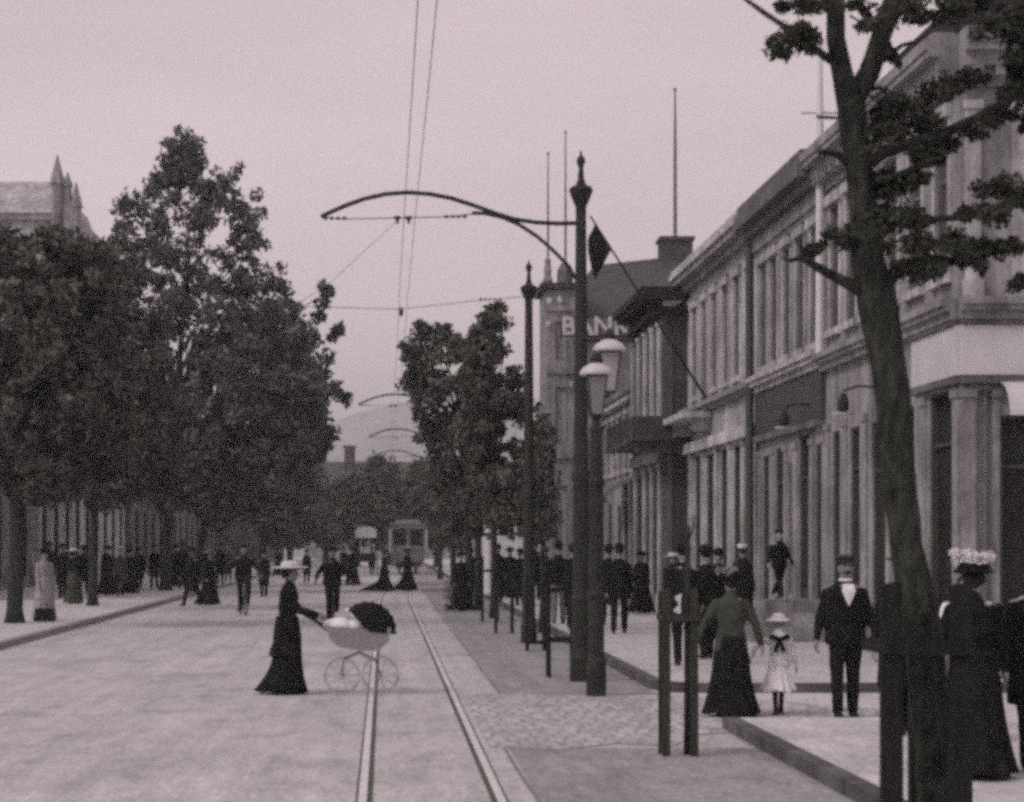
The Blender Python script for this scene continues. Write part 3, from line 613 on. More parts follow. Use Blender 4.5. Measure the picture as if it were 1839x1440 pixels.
crown_tree('avenue_tree', 'farthest large tree of the left pavement, lower and greyer', 118, 470,
    [(690, 500, 560), (750, 450, 590), (850, 430, 590), (920, 430, 570), (950, 450, 530)], 150, .8, 40, .25, M['leaf_left'], LG, .2)
RG = 'young trees along the right kerb'
crown_tree('young_tree', 'young tree farthest along the right kerb, with the widest crown', 58, 842,
    [(582, 742, 765), (605, 722, 835), (650, 714, 885), (700, 718, 905), (760, 742, 910), (830, 765, 905), (900, 780, 892), (960, 795, 880)], 330, .24, 40, .105, M['leaf_young'], RG, .09,
    [(728, 690, .2), (745, 700, .2), (752, 790, .2), (800, 592, .18), (806, 605, .15), (722, 622, .16)], .32)
crown_tree('young_tree', 'taller upright young tree just left of the second tram pole', 49, 886,
    [(550, 880, 908), (585, 845, 918), (630, 815, 922), (690, 800, 950), (760, 805, 965), (840, 835, 975), (920, 860, 970), (960, 870, 950)], 300, .2, 38, .09, M['leaf_young'], RG, .08, (), .33)
crown_tree('young_tree', 'thin sparse young tree between the two tram poles', 41, 972,
    [(690, 955, 975), (740, 945, 1000), (800, 930, 1008), (880, 925, 1012), (950, 920, 1010), (995, 940, 990)], 85, .09, 20, .055, M['leaf_young'], RG, .045, (), .3)
FG = 'distant trees where the street ends'
for i, (lab, d, tx, rows) in enumerate([
    ('distant rounded tree directly above the tram', 165, 700, [(832, 660, 705), (870, 640, 750), (930, 630, 770), (965, 640, 760)]),
    ('distant low tree above the white-covered cart', 158, 640, [(870, 600, 660), (910, 585, 690), (960, 590, 690)]),
    ('distant tree between the tram and the right kerb trees', 150, 785, [(838, 740, 800), (880, 725, 840), (950, 730, 850), (970, 745, 840)]),
    ('distant pale tree at the left end of the far tree group', 175, 585, [(880, 560, 610), (920, 540, 630), (965, 545, 625)]),
    ('distant low tree behind the head of the woman with the pram', 160, 520, [(905, 490, 545), (930, 470, 570), (968, 475, 565)])]):
    crown_tree('distant_tree', lab, d, tx, rows, 150, 1.0, 36, .34, M['leaf_far'], FG, .25)
tag(crown_tree('street_shrub', 'dark mass of foliage low beside the bank bay', 70, 975, [(745, 950, 985), (790, 945, 990), (880, 935, 1000), (960, 940, 1000)], 60, .4, 45, .15, M['leaf_left'], None, .1), None, 'tree')

# near tree on the right
D0 = 10.15
nt_ = empty('guarded_tree', (at(1668, 0, D0).x, D0, .12), 0, 'large near tree with forked trunk, dark gnarled limbs and layered leaf sprays', 'tree')
O = Vector(nt_.location)
def P0(px, py, dd=0): return at(px, py, D0 + dd) - O
cl_ = [(1420, 65, 30), (1400, 82, 22), (1445, 72, 22), (1432, 52, 20), (1404, 96, 14), (1460, 90, 12), (1478, 12, 26), (1440, 5, 22), (1405, 8, 14), (1545, 8, 22), (1590, 25, 32), (1560, 40, 18), (1640, 12, 30), (1660, 35, 20), (1700, 10, 30), (1735, 16, 22), (1760, 5, 20),
 (1800, 20, 42), (1835, 60, 42), (1845, 10, 50), (1790, 60, 26), (1760, 60, 14), (1880, 60, 60), (1600, 95, 12), (1608, 108, 12),
 (1585, 205, 28), (1615, 185, 32), (1650, 180, 34), (1690, 165, 30), (1725, 148, 24), (1752, 138, 22), (1570, 235, 24), (1610, 230, 26), (1648, 225, 24), (1680, 215, 20), (1575, 275, 22), (1650, 265, 20), (1700, 255, 22), (1745, 235, 22),
 (1600, 320, 30), (1630, 325, 26), (1585, 350, 28), (1655, 318, 18), (1690, 288, 20), (1660, 285, 22), (1800, 205, 26), (1835, 220, 28), (1835, 165, 24), (1770, 218, 20), (1860, 190, 40), (1825, 110, 22), (1836, 130, 24), (1812, 165, 16),
 (1775, 338, 24), (1805, 335, 26), (1838, 345, 28), (1730, 378, 20), (1765, 378, 24), (1800, 385, 22), (1860, 370, 30), (1570, 390, 26), (1600, 388, 26), (1635, 395, 24), (1660, 400, 16), (1580, 415, 24),
 (1500, 425, 20), (1520, 432, 22), (1535, 420, 20), (1448, 452, 12), (1462, 448, 10), (1478, 440, 10),
 (1640, 440, 22), (1670, 435, 24), (1705, 430, 24), (1735, 440, 24), (1770, 450, 24), (1800, 450, 20), (1630, 480, 26), (1660, 488, 24), (1682, 478, 18), (1740, 470, 20), (1765, 480, 14), (1825, 508, 18), (1845, 500, 22), (1820, 440, 16), (1590, 440, 18)]
tb = MB()
tr = [(1690, 1640, 42), (1680, 1440, 35), (1671, 1280, 34), (1658, 1140, 36), (1640, 1050, 33), (1626, 980, 29), (1618, 900, 29), (1610, 800, 31), (1600, 700, 31), (1588, 620, 31), (1572, 540, 33), (1560, 480, 28), (1553, 400, 25), (1545, 320, 25), (1536, 240, 24), (1524, 175, 25)]
ty_s = np.linspace(tr[0][1], tr[-1][1], 90); yy_ = [q[1] for q in tr][::-1]
tb.tube([P0(float(np.interp(y, yy_, [q[0] for q in tr][::-1])), float(y)) for y in ty_s], [float(np.interp(y, yy_, [q[2] for q in tr][::-1])) * D0 / F for y in ty_s], 20)
limbs = [
 [(1524, 190, 22), (1512, 130, 18), (1503, 70, 17), (1500, -20, 15), (1490, -120, 10)],
 [(1528, 185, 22), (1558, 130, 18), (1580, 80, 18), (1596, 30, 18), (1615, -40, 16), (1640, -130, 10)],
 [(1512, 120, 9), (1480, 100, 8), (1450, 75, 6), (1415, 50, 5), (1370, 22, 5), (1330, -8, 4)],
 [(1540, 310, 12), (1590, 275, 11), (1650, 252, 11), (1700, 240, 10), (1750, 215, 9), (1800, 185, 9), (1860, 150, 8), (1930, 120, 6)],
 [(1535, 300, 10), (1505, 278, 7), (1482, 272, 5), (1470, 275, 3)],
 [(1560, 530, 14), (1530, 512, 11), (1490, 492, 9), (1462, 476, 8), (1440, 462, 6), (1420, 468, 4), (1404, 462, 3)],
 [(1448, 466, 6), (1444, 450, 5), (1455, 438, 3)],
 [(1575, 520, 12), (1600, 500, 10), (1630, 478, 8), (1665, 462, 8), (1710, 470, 9), (1750, 465, 7), (1800, 450, 5)],
 [(1585, 110, 5), (1620, 82, 4), (1655, 72, 3), (1675, 55, 3)],
 [(1545, 165, 5), (1575, 155, 4), (1590, 170, 3)],
 [(1553, 400, 10), (1600, 395, 8), (1660, 395, 6), (1730, 390, 6), (1790, 370, 6), (1860, 340, 5)],
 [(1800, 190, 7), (1812, 150, 7), (1812, 100, 6), (1818, 40, 6), (1830, -30, 5)],
 [(1548, 330, 8), (1600, 320, 7), (1650, 300, 6), (1700, 290, 4)],
 [(1536, 210, 5), (1510, 212, 3), (1468, 210, 3)],
]
for lb in limbs:
    k0 = random.uniform(-.25, .3)
    tb.tube([P0(x, y, k0 * i / len(lb)) for i, (x, y, r) in enumerate(lb)], [r * D0 / F for x, y, r in lb], 10)
for _ in range(46):
    x, y, r_ = random.choice(cl_); q0 = P0(x + random.uniform(-1, 1) * r_ * 1.2, y + random.uniform(-1, 1) * r_, random.uniform(-.2, .2)); q1 = P0(x + random.uniform(-2.2, 2.2) * r_, y + random.uniform(-1.2, 1.2) * r_, random.uniform(-.2, .2))
    tb.tube([q0, q0.lerp(q1, .5) + Vector((0, 0, random.uniform(-.02, .03))), q1], [.006, .005, .002], 5)
tb.v = [tuple(Vector(p) + Vector((1, .6, 0)) * .012 * noise.noise(Vector((p[0] * 14, p[1] * 14, p[2] * 5))) + Vector((1, 1, 0)) * .02 * noise.noise(Vector((p[0] * 3, p[1] * 3, p[2] * 3.1)))) for p in tb.v]
tk = tb.build('trunk', M['bark'], nt_, smooth=True)
sets = []
for x, y, r in cl_:
    for k in range(3):
        c = P0(x + random.uniform(-.65, .65) * r, y + random.uniform(-.45, .45) * r, random.uniform(-.3, .35))
        sets.append(leaves([c], [r * 1.0 * D0 / F], int(12 + r * 1.6), .024, .72, .55))
leaf_mesh('crown', sets, M['leaf'], nt_)

# ------------------------------------------------------------------ tree guards
def guard(loc, wd, h, post, rails, label, m=M['wood'], splay=0.0, sap=None, group='wooden tree guards along the kerb', board=.06, tri=False):
    r = empty('tree_guard', loc, 0, label, 'tree guard', group); hw = wd / 2
    for i, (sx, sy) in enumerate(((-1, -1), (1, -1), (1, 1), (-1, 1)) if not tri else ((-1, -1), (1, -1), (.22, .6))):
        mb = MB(); x, y = sx * hw, sy * hw; q = post / 2; lean = random.uniform(-.01, .01); hh = h * random.uniform(.985, 1.02)
        b = [(x + sx * splay - q, y + sy * splay - q * .6, -.12), (x + sx * splay + q, y + sy * splay - q * .6, -.12), (x + sx * splay + q, y + sy * splay + q * .6, -.12), (x + sx * splay - q, y + sy * splay + q * .6, -.12)]
        t = [(x + lean - q * .9, y - q * .6, hh), (x + lean + q * .9, y - q * .6, hh + .01), (x + lean + q * .9, y + q * .6, hh), (x + lean - q * .9, y + q * .6, hh - .01)]
        mb.add(b + t, [(3, 2, 1, 0), (4, 5, 6, 7), (0, 1, 5, 4), (1, 2, 6, 5), (2, 3, 7, 6), (3, 0, 4, 7)]).build('post', m, r)
    for z in rails:
        mb = MB(); o = hw + post * .3 + .003; t_ = .022; e = o + t_
        mb.box(-e, e, -e, -o, z, z + board); mb.box(-e, e, o, e, z + .004, z + board - .003); mb.box(-e, -o, -o, o, z + .002, z + board - .002); mb.box(o, e, -o, o, z + .001, z + board - .001); mb.build('rail', m, r)
    return r
guard((2.632, D0 - .04, .0), .33, 1.68, .105, [1.36], 'heavy dark wooden guard round the base of the large near tree', splay=.0, board=.07, tri=True)
g2 = guard((at(1222, 0, 18.15).x, 18.28, .008), .25, 1.47, .07, [1.20], 'slim two-railed guard standing alone in the gravel near the cobbled crossing', M['wood_pale'])
st = empty('sapling', (at(1240, 0, 18.15).x, 18.3, .008), 0, 'bare thin sapling stem standing inside the slim guard', 'tree')
mb = MB(); mb.tube([(0, 0, -.05), (.005, .01, .7), (-.005, 0, 1.4), (.0, .01, 2.05)], [.04, .036, .032, .02], 10); mb.tube([(-.005, 0, 1.8), (-.05, .02, 1.95), (-.07, .02, 2.1)], [.012, .009, .005], 6); mb.tube([(0, 0, 1.9), (.05, .0, 2.03), (.06, 0, 2.15)], [.01, .008, .004], 6)
mb.build('trunk', M['bark'], st, smooth=True)
guard((at(1010, 0, 28.6).x, 28.9, .008), .34, 1.35, .05, [1.2, .5], 'guard with thin posts standing just left of the nearest tram pole')
guard((at(962, 0, 36).x, 36.0, .008), .30, 1.3, .05, [1.15, .12], 'low guard at the foot of the sparse young tree')
guard((at(905, 0, 43).x, 43, .008), .34, 1.35, .055, [1.2], 'far guard beyond the second tram pole')
guard((at(876, 0, 50).x, 49.0, .008), .36, 1.35, .06, [1.2], 'farthest guard, around the taller upright young tree')

# ------------------------------------------------------------------ tram poles, wires, lamps
def tram_pole(x, y, label, arm=True, span=False):
    r = empty('tram_pole', (x, y, .0), 0, label, 'pole', 'cast-iron tram poles')
    mb = MB(); mb.lathe((0, 0, 0), [(.155, -.05), (.155, .34), (.145, .36), (.135, .40), (.125, .44), (.122, 1.08), (.14, 1.10), (.14, 1.16), (.115, 1.2), (.108, 2.75), (.125, 2.78), (.125, 2.86), (.10, 2.9), (.085, 5.0), (.072, 6.3)], 18)
    mb.build('shaft', M['iron'], r, smooth=False)
    mb = MB(); mb.lathe((0, 0, 0), [(.07, 6.3), (.075, 6.5), (.13, 6.62), (.165, 6.72), (.15, 6.76), (.07, 6.80), (.045, 6.88), (.032, 7.02), (.04, 7.06), (.062, 7.10), (.055, 7.16), (.02, 7.2), (.012, 7.26)], 16)
    mb.build('finial', M['iron'], r, smooth=False)
    if arm:
        K = .00761; f = lambda px, py: ((px - 1041) * K, 0, 1.9 + (975 - py) * K)
        top = [(1041, 400), (1000, 401), (960, 399), (920, 393), (885, 382), (850, 369), (810, 356), (770, 348), (730, 345), (690, 348), (650, 357), (615, 370), (590, 381), (574, 389)]
        low = [(1041, 520), (1032, 500), (1015, 474), (990, 448), (962, 424), (930, 403), (900, 390), (870, 383), (845, 382)]
        MB().tube([f(*p) for p in top], .03, 8).build('arm', M['iron'], r, smooth=True)
        MB().tube([f(*p) for p in low], .026, 8).build('brace', M['iron'], r, smooth=True)
        mb = MB(); mb.tube([f(574, 389), f(610, 393), f(715, 391), f(800, 389), f(845, 384)], .008, 6)
        for a, b in ((582, 616), (800, 832)):
            for k in range(4): mb.ell(f(a + (b - a) * k / 3, 391.5 - (a > 700) * 3), (.032, .025, .025), 8, 6)
        mb.build('cross_wire', M['wire'], r, smooth=True)
        for px in (711, 731):
            mb = MB(); mb.box(*[q for q in (f(px - 6, 0)[0], f(px + 6, 0)[0])], -.03, .03, f(0, 393)[2], f(0, 388)[2]); mb.tube([f(px, 391), f(px + .5, 402)], [.03, .012], 8); mb.build('insulator', M['iron'], r)
    if span:
        mb = MB(); z = 6.45; mb.tube([(-.05, 0, z + .12), (-1.2, 0, z + .02), (-2.42, 0, z - .12), (-6, 0, z - .02), (-10.2, 0, z + .2)], .007, 6)
        for k in range(5): mb.ell((-.55 - .09 * k, 0, z + .07), (.03, .022, .022), 8, 6)
        mb.lathe((-2.42, 0, z - .26), [(.015, 0), (.05, .07), (.04, .14), (.01, .19)], 8); mb.build('span_wire', M['wire'], r, smooth=True)
    return r
tram_pole(2.69, 28, 'nearest tram pole, with its curved double arm reaching over the rails')
tram_pole(2.74, 38.8, 'second tram pole, without an arm, holding only a thin span wire', False, True)
p3 = tram_pole(2.72, 66, 'tram pole whose arm ends at the leaf tips right of the widest kerb tree')
for y, lb in ((86, 'tram pole with the middle of the three hazy arms seen before the hill'), (106, 'farthest tram pole, its faint arm just above the distant trees')):
    place(copy_tree(p3), (2.9, y, 0), 0, lb)
def wire(pts, label, rad=.0045, cat='wire', name='overhead_wire', group='overhead tram wires'):
    return tag(MB().tube(pts, rad, 6).build(name, M['wire'], smooth=True), label, cat, group)
zs_ = 6.27
def hang(x):
    P = []
    for a, b in ((-6, 28), (28, 38.8), (38.8, 66), (66, 86), (86, 106), (106, 126)):
        for k in range(4): t = k / 4; P.append((x + .02 * math.sin(a), a + (b - a) * t, zs_ - .10 * 4 * t * (1 - t) * (b - a) / 30))
    return P
wire(hang(.26), 'thin overhead wire nearer the left-hand trees')
wire(hang(.41), 'thin overhead wire nearer the tram poles')
wire([(.2, 28, 6.33), (-.75, 29, 5.6), (-1.8, 31, 5.2), (-6.9, 45, 6.0)], 'faint slack wire slanting down from the arm towards the tall tree', .0035, 'wire', 'stay_wire', None)

def lantern(parent, x, y, z, s=1.0, glassm=M['lamp_glass']):
    mb = MB(); mb.lathe((x, y, z), [(.095 * s, 0), (.165 * s, .46 * s)], 4); mb.build('lamp_glass', glassm, parent)
    mb = MB()
    for k in range(4):
        th = math.pi / 2 * k + math.pi / 4; mb.tube([(x + .1 * s * math.cos(th), y + .1 * s * math.sin(th), z - .01), (x + .172 * s * math.cos(th), y + .172 * s * math.sin(th), z + .47 * s)], .009 * s, 6)
    mb.lathe((x, y, z - .03), [(.1 * s, 0), (.11 * s, .03)], 4); mb.lathe((x, y, z + .46 * s), [(.178 * s, 0), (.178 * s, .02)], 4); mb.build('lamp_frame', M['iron'], parent)
    mb = MB(); mb.lathe((x, y, z + .482 * s), [(.205 * s, 0), (.21 * s, .03 * s), (.17 * s, .09 * s), (.08 * s, .14 * s), (.05 * s, .16 * s)], 18); mb.build('lamp_shade', M['enamel'], parent, smooth=True)
    mb = MB(); mb.lathe((x, y, z + .64 * s), [(.075 * s, 0), (.085 * s, .04 * s), (.05 * s, .08 * s), (.02 * s, .13 * s)], 12); mb.build('lamp_vent', M['iron'], parent)
def lamp_post(x, y, label, z=3.5):
    r = empty('street_lamp', (x, y, 0), 0, label, 'street lamp', 'gas lamps on the right kerb')
    mb = MB(); mb.lathe((0, 0, 0), [(.125, -.05), (.125, .42), (.115, .46), (.10, .50), (.098, 1.2), (.115, 1.23), (.115, 1.28), (.095, 1.32), (.088, 2.6), (.10, 2.62), (.10, 2.68), (.08, 2.72), (.07, z - .25), (.09, z - .2), (.05, z - .1), (.055, z - .03)], 16)
    mb.build('post', M['iron'], r); lantern(r, 0, 0, z); return r
lamp_post(2.63, 25.4, 'gas lamp with white-topped glass lantern in front of the nearest tram pole')
lp = lamp_post(2.64, 57.6, 'small far gas lamp with white cap among the kerb trees')
bl = empty('bracket_lamp', (2.69, 28.02, 0), 0, 'white-capped lantern on a short bracket, behind and above the gas lamp', 'street lamp')
lantern(bl, .39, 0, 3.98, 1.12, mat('pale_lamp_glass', g(.3), .3, .1, 3))
mb = MB(); mb.tube([(.09, 0, 3.8), (.25, 0, 3.82), (.39, 0, 3.93)], .018, 8); mb.tube([(.085, 0, 4.3), (.16, 0, 4.0), (.25, 0, 3.85)], .012, 8); mb.build('bracket', M['iron'], bl)

# shop lamps
for y, z, lb in ((38.6, 4.25, 'dark shop lamp on a short bracket under the dark fascia'), (33.6, 4.2, 'dark shop lamp on a short bracket nearer the big tree trunk')):
    r = empty('shop_lamp', (RX - .12, y, z), 0, lb, 'lamp', 'shop lamps over the pavement')
    mb = MB(); mb.tube([(.1, 0, .25), (-.2, 0, .28), (-.45, 0, .2)], .02, 8); mb.build('bracket', M['iron'], r)
    mb = MB(); mb.lathe((-.45, 0, -.16), [(.05, 0), (.09, .04), (.10, .16), (.07, .26), (.04, .32)], 8); mb.build('lamp_housing', M['iron'], r)
    mb = MB(); mb.lathe((-.45, 0, -.2), [(.06, 0), (.17, .01), (.17, .035), (.06, .04)], 14); mb.build('lamp_shade', M['enamel'], r)
# flagpoles
def flagpole(x, y, z0, z1, r0, label, m, cross=None, grp='flagpoles on the roofs'):
    r = empty('flagpole', (x, y, z0), 0, label, 'flagpole', grp)
    MB().tube([(0, 0, -.1), (0, 0, (z1 - z0) * .6), (0, 0, z1 - z0)], [r0, r0 * .85, r0 * .45], 10).build('pole', m, r)
    MB().ell((0, 0, z1 - z0 + .05), .1 * (r0 / .05) ** .5 * .6, 10, 6).build('finial', m, r)
    if cross: MB().tube([(-cross[1] / 2, 0, cross[0] - z0), (cross[1] / 2, 0, cross[0] - z0)], .025, 8).build('crosstree', m, r)
    return r
flagpole(7.95, 37.35, 5.45, 11.0, .085, 'stout white flagpole rising past the eaves beside the big tree trunk', M['white_paint'], (9.75, .7))
flagpole(11.35, 79.9, 13.75, 19.55, .075, 'tall thin flagpole on the block chimney', M['frame_paint'])
flagpole(6.95, 78.5, 11.3, 17.6, .05, 'thin bare flagpole just behind the nearest tram pole', M['frame_paint'])
flagpole(6.12, 76.5, 11.4, 16.4, .045, 'thin bare flagpole at the outer edge of the bank bay', M['frame_paint'])
fl = empty('slanting_flagpole', (RX - .02, 51, 5.4), 0, 'slanting flagpole with a limp dark flag over the pavement', 'flag')
MB().tube([(0, 0, 0), (-2.95, 0, 4.65)], [.04, .022], 8).build('pole', M['wood'], fl)
mb = MB(); nn = 10; rows_ = []
for i in range(nn + 1):
    t = i / nn
    a = Vector((-2.82 + .40 * t, 0, 4.45 - .63 * t)); ln = .38 + .42 * (t ** .6)
    rows_.append([a + Vector((-.50 * ln * s, .10 * math.sin(5 * s + 4 * t), -.95 * ln * s)) for s in np.linspace(0, 1, 9)])
for sgn in (0, .012):
    for i in range(nn):
        for k in range(8):
            q = [rows_[i][k], rows_[i][k + 1], rows_[i + 1][k + 1], rows_[i + 1][k]]; mb.add([(p.x, p.y + sgn, p.z) for p in q], [(0, 1, 2, 3)])
mb.build('flag_cloth', M['flag_cloth'], fl, smooth=True)
# white post
wp = empty('notice_pillar', (3.62, 71, .12), 0, 'slim white round-topped notice pillar on the right pavement', 'pillar')
MB().lathe((0, 0, 0), [(.2, 0), (.2, .12), (.165, .16), (.165, 2.45), (.19, 2.5), (.15, 2.66), (.06, 2.76), (.01, 2.8)], 16).build('shaft', M['white_paint'], wp, smooth=False)
MB().box(-.1, .1, -.172, -.16, 1.9, 2.15).build('notice', M['stone_grey'], wp)

# ------------------------------------------------------------------ people
def person(label, x, y, face, h=1.72, sex='m', z=.004, coat='dark_cloth', lower='dark_cloth', hat=None, hatm='dark_cloth', hair='hair', skin='skin',
           legs=((8, 0), (-8, 6)), arms=((6, -4, 12), (6, 6, 12)), lean=0, coat_hem=.46, skirt_r=.30, train=0.0, vox=.014, fine=True, group=None, shirt=False, bow=False,
           moustache=False, shoes='leather', wide=1.0, extra_hat=None, stock=None, name='person', cat='person', sk_top=.60, fold=9, cloak=False, fp=1.6):
    """arms: (out, forward, elbow) left then right; legs: (forward, knee). Faces -Y before turning by 'face' degrees."""
    r = empty(name, (x, y, z), R(face), label, cat, group); s = h / 1.75
    sd = random.uniform(0, 50)
    HIP, SH, UL, LL, UA, FA = .93 * s, 1.395 * s, .43 * s, .42 * s, .29 * s, .25 * s
    low = []
    J = {}
    for i, sx in enumerate((-1, 1)):
        a, k = legs[i]; a, k = (R(a), R(k)) if sex == 'm' or stock else (R(a) * .5, R(k) * .5); hp = Vector((sx * (.095 if sex == 'm' else .07) * s, 0, HIP)); kn = hp + UL * Vector((0, -math.sin(a), -math.cos(a))); an = kn + LL * Vector((0, -math.sin(a - k), -math.cos(a - k)))
        J[i] = [hp, kn, an]; low.append(an.z)
    dz = .085 * s - min(low)
    for i in J: J[i] = [p + Vector((0, 0, dz)) for p in J[i]]
    Lm = Matrix.Translation((0, 0, HIP + dz)) @ Matrix.Rotation(R(lean), 4, 'X') @ Matrix.Translation((0, 0, -HIP)) if lean else Matrix.Translation((0, 0, dz))
    U = lambda p: Lm @ Vector(p)
    A = {}
    for i, sx in enumerate((-1, 1)):
        o, a, e = [R(q) for q in arms[i]]; sh = Vector((sx * (.165 if sex != 'm' else .158) * s * wide, .01, SH - (.02 * s * wide if sex == 'm' else 0))); el = sh + UA * Vector((sx * math.sin(o), -math.sin(a) * math.cos(o), -math.cos(a) * math.cos(o)))
        o2 = o * .35 if e > .3 else o * .7
        wr = el + FA * Vector((sx * math.sin(o2), -math.sin(a + e) * math.cos(o2), -math.cos(a + e) * math.cos(o2)))
        A[i] = [U(sh), U(el), U(wr), (Lm.to_3x3() @ (wr - el)).normalized()]
    # body: one skin
    b = MB(); ex = MB(); fem = sex != 'm'
    for i in (0, 1):
        hp, kn, an = J[i]; b.cap(hp, kn, (.058 if fem else .078) * s, .052 * s); b.cap(kn, an, .05 * s, .034 * s); b.cap(an + Vector((0, .03 * s, -.045 * s)), an + Vector((0, -.13 * s, -.055 * s)), .032 * s, .026 * s)
        sh, el, wr, d = A[i]; b.cap(sh, el, .048 * s, .038 * s); b.cap(el, wr, .037 * s, .025 * s)
        side = Vector((1, 0, 0)) if i else Vector((-1, 0, 0)); fw = d.cross(side).normalized(); fw = -fw if fw.y > 0 else fw; lat = fw; pn = d.cross(lat).normalized()
        b.cap(wr + d * .02 * s, wr + d * .075 * s, .026 * s, .030 * s)
        inn = -side
        for k in range(4):
            off = (k - 1.5) * .0205 * s; ln = (.062, .075, .07, .055)[k] * s; st_ = wr + d * .085 * s + lat * -off
            m1 = st_ + (d * .9 + inn * .25).normalized() * ln * .55; m2 = m1 + (d * .65 + inn * .75).normalized() * ln * .5
            ex.cap(st_, m1, .0092 * s, .0085 * s, 7); ex.cap(m1, m2, .0085 * s, .007 * s, 7)
        t0 = wr + d * .03 * s + lat * .022 * s; t1 = t0 + (d * .7 + lat * .7).normalized() * .035 * s; ex.cap(t0, t1, .0115 * s, .0095 * s, 7); ex.cap(t1, t1 + (d * .95 + inn * .3).normalized() * .03 * s, .0095 * s, .008 * s, 7)
    ringp = [(.90, .13, .10), (1.0, .135, .10), (1.12, .135 if fem else .145, .10), (1.25, .155, .115), (1.36, .17, .11), (1.44, .12, .085), (1.475, .06, .06)]
    def torso(mb, rp, k=1.0, ad=0.0, n=18):
        rs = []
        for z_, rx, ry in rp:
            c = []
            for q in range(n):
                th = 2 * math.pi * q / n; c.append(U(((rx * k + ad) * s * wide * math.cos(th), (ry * k + ad) * s * math.sin(th), z_ * s)))
            rs.append(c)
        mb.loft(rs)
    torso(b, ringp)
    b.cap(U((0, 0, 1.46 * s)), U((0, -.01 * s, 1.56 * s)), .055 * s, .05 * s)
    hc = U((0, -.015 * s, 1.632 * s)); b.ell(hc, (.079 * s, .097 * s, .114 * s), 16, 12); b.ell(hc + Vector((0, -.035 * s, -.06 * s)), (.05 * s, .05 * s, .05 * s), 12, 8)
    hx, hy, hz = hc
    b.cap((hx, hy - .088 * s, hz + .02 * s), (hx, hy - .105 * s, hz - .018 * s), .010 * s, .015 * s, 8)
    for sx in (-1, 1): b.ell((hx + sx * .078 * s, hy + .005, hz - .005 * s), (.012 * s, .02 * s, .03 * s), 8, 6)
    ex.cur = 1
    for sx in (-1, 1): ex.ell((hx + sx * .031 * s, hy - .083 * s, hz + .018 * s), (.014 * s, .009 * s, .008 * s), 8, 6); ex.cap((hx + sx * .018 * s, hy - .089 * s, hz + .038 * s), (hx + sx * .05 * s, hy - .080 * s, hz + .037 * s), .005 * s, .004 * s, 6)
    ex.ell((hx, hy - .086 * s, hz - .062 * s), (.024 * s, .008 * s, .006 * s), 8, 6)
    if moustache: ex.cap((hx - .03 * s, hy - .09 * s, hz - .047 * s), (hx + .03 * s, hy - .09 * s, hz - .047 * s), .011 * s, .011 * s, 8)
    remeshed(b, 'body', [M[skin], M['hair']], vox if fine else .02, ex, r)
    # hair
    hb = MB(); hb.ell((hx, hy + .018 * s, hz + .025 * s), (.083 * s, .092 * s, .098 * s), 14, 9)
    if fem: hb.ell((hx, hy + .05 * s, hz + .01 * s), (.105 * s, .075 * s, .075 * s), 12, 8); hb.ell((hx, hy + .09 * s, hz - .03 * s), (.045 * s, .035 * s, .04 * s), 10, 8)
    remeshed(hb, 'hair', M[hair], .012, None, r, .004, 1, sd)
    # coat
    c = MB(); hem = coat_hem
    if hem < .8:
        if fem: rp = [(hem, .26 + .06 * (.8 - hem), .21 + .06 * (.8 - hem)), (.80, .19, .165), (.98, .165, .135), (1.08, .14, .12), (1.2, .155, .135), (1.33, .18, .135), (1.42, .15, .11), (1.475, .075, .075)]
        else: rp = [(hem, .215, .165), (.9, .195, .155), (1.05, .18, .14), (1.2, .19, .145), (1.31, .195, .14), (1.39, .165, .115), (1.43, .125, .095), (1.455, .10, .085), (1.49, .075, .075)]
    else: rp = [(hem, .20, .15), (1.0, .165, .135), (1.08, .145, .12), (1.2, .16, .135), (1.33, .185, .135), (1.42, .15, .11), (1.475, .075, .075)] if fem else [(hem, .195, .15), (1.0, .18, .14), (1.2, .19, .145), (1.31, .195, .14), (1.39, .165, .115), (1.43, .125, .095), (1.455, .10, .085), (1.49, .075, .075)]
    torso(c, rp)
    for i in (0, 1):
        sh, el, wr, d = A[i]; pf = .074 if fem else .066
        c.cap(sh + Vector((0, 0, -.02)), el, pf * s, .056 * s); c.cap(el, wr - d * .005, .055 * s, (.046 if fem else .042) * s)
    if cloak: torso(c, [(1.0, .26, .19), (1.2, .24, .18), (1.36, .215, .155), (1.44, .15, .11)])
    cc = U((0, 0, 1.475 * s)); c.ell(cc, (.08 * s, .078 * s, .045 * s), 12, 8)
    if fem: c.cap(U((0, 0, 1.46 * s)), U((0, 0, 1.515 * s)), .062 * s, .06 * s)
    remeshed(c, 'coat', M[coat], .02 if fine else .028, None, r, .012, 2, sd)
    # skirt or trousers
    if fem:
        n = 60; rs = []; hemz = .04 if not stock else .42 * s; topz = sk_top * h + dz
        for t in np.linspace(0, 1, 16):
            z_ = topz + (hemz - topz) * t; fl_ = t ** fp; rx = (.165 + .045 * min(1, t * 4)) * s + max(0, skirt_r - .21 * s) * fl_ if not stock else .14 * s + (skirt_r - .14 * s) * fl_; ring = []
            tr_ = train * max(0, (t - .55) / .45) ** 1.5
            for q in range(n):
                th = 2 * math.pi * q / n; k = 1 + .11 * (.25 + .75 * fl_) * math.sin(fold * th + sd + 2 * math.sin(3 * th)) + .03 * fl_ * math.sin(23 * th)
                yy = rx * .9 * math.sin(th) * k; yy += tr_ * max(0, math.sin(th)) ** 1.0
                ring.append((rx * math.cos(th) * k, yy, z_ + .015 * math.sin(5 * th + sd) * t))
            rs.append(ring)
        MB().loft(rs[::-1]).build('skirt', M[lower], r, smooth=True)
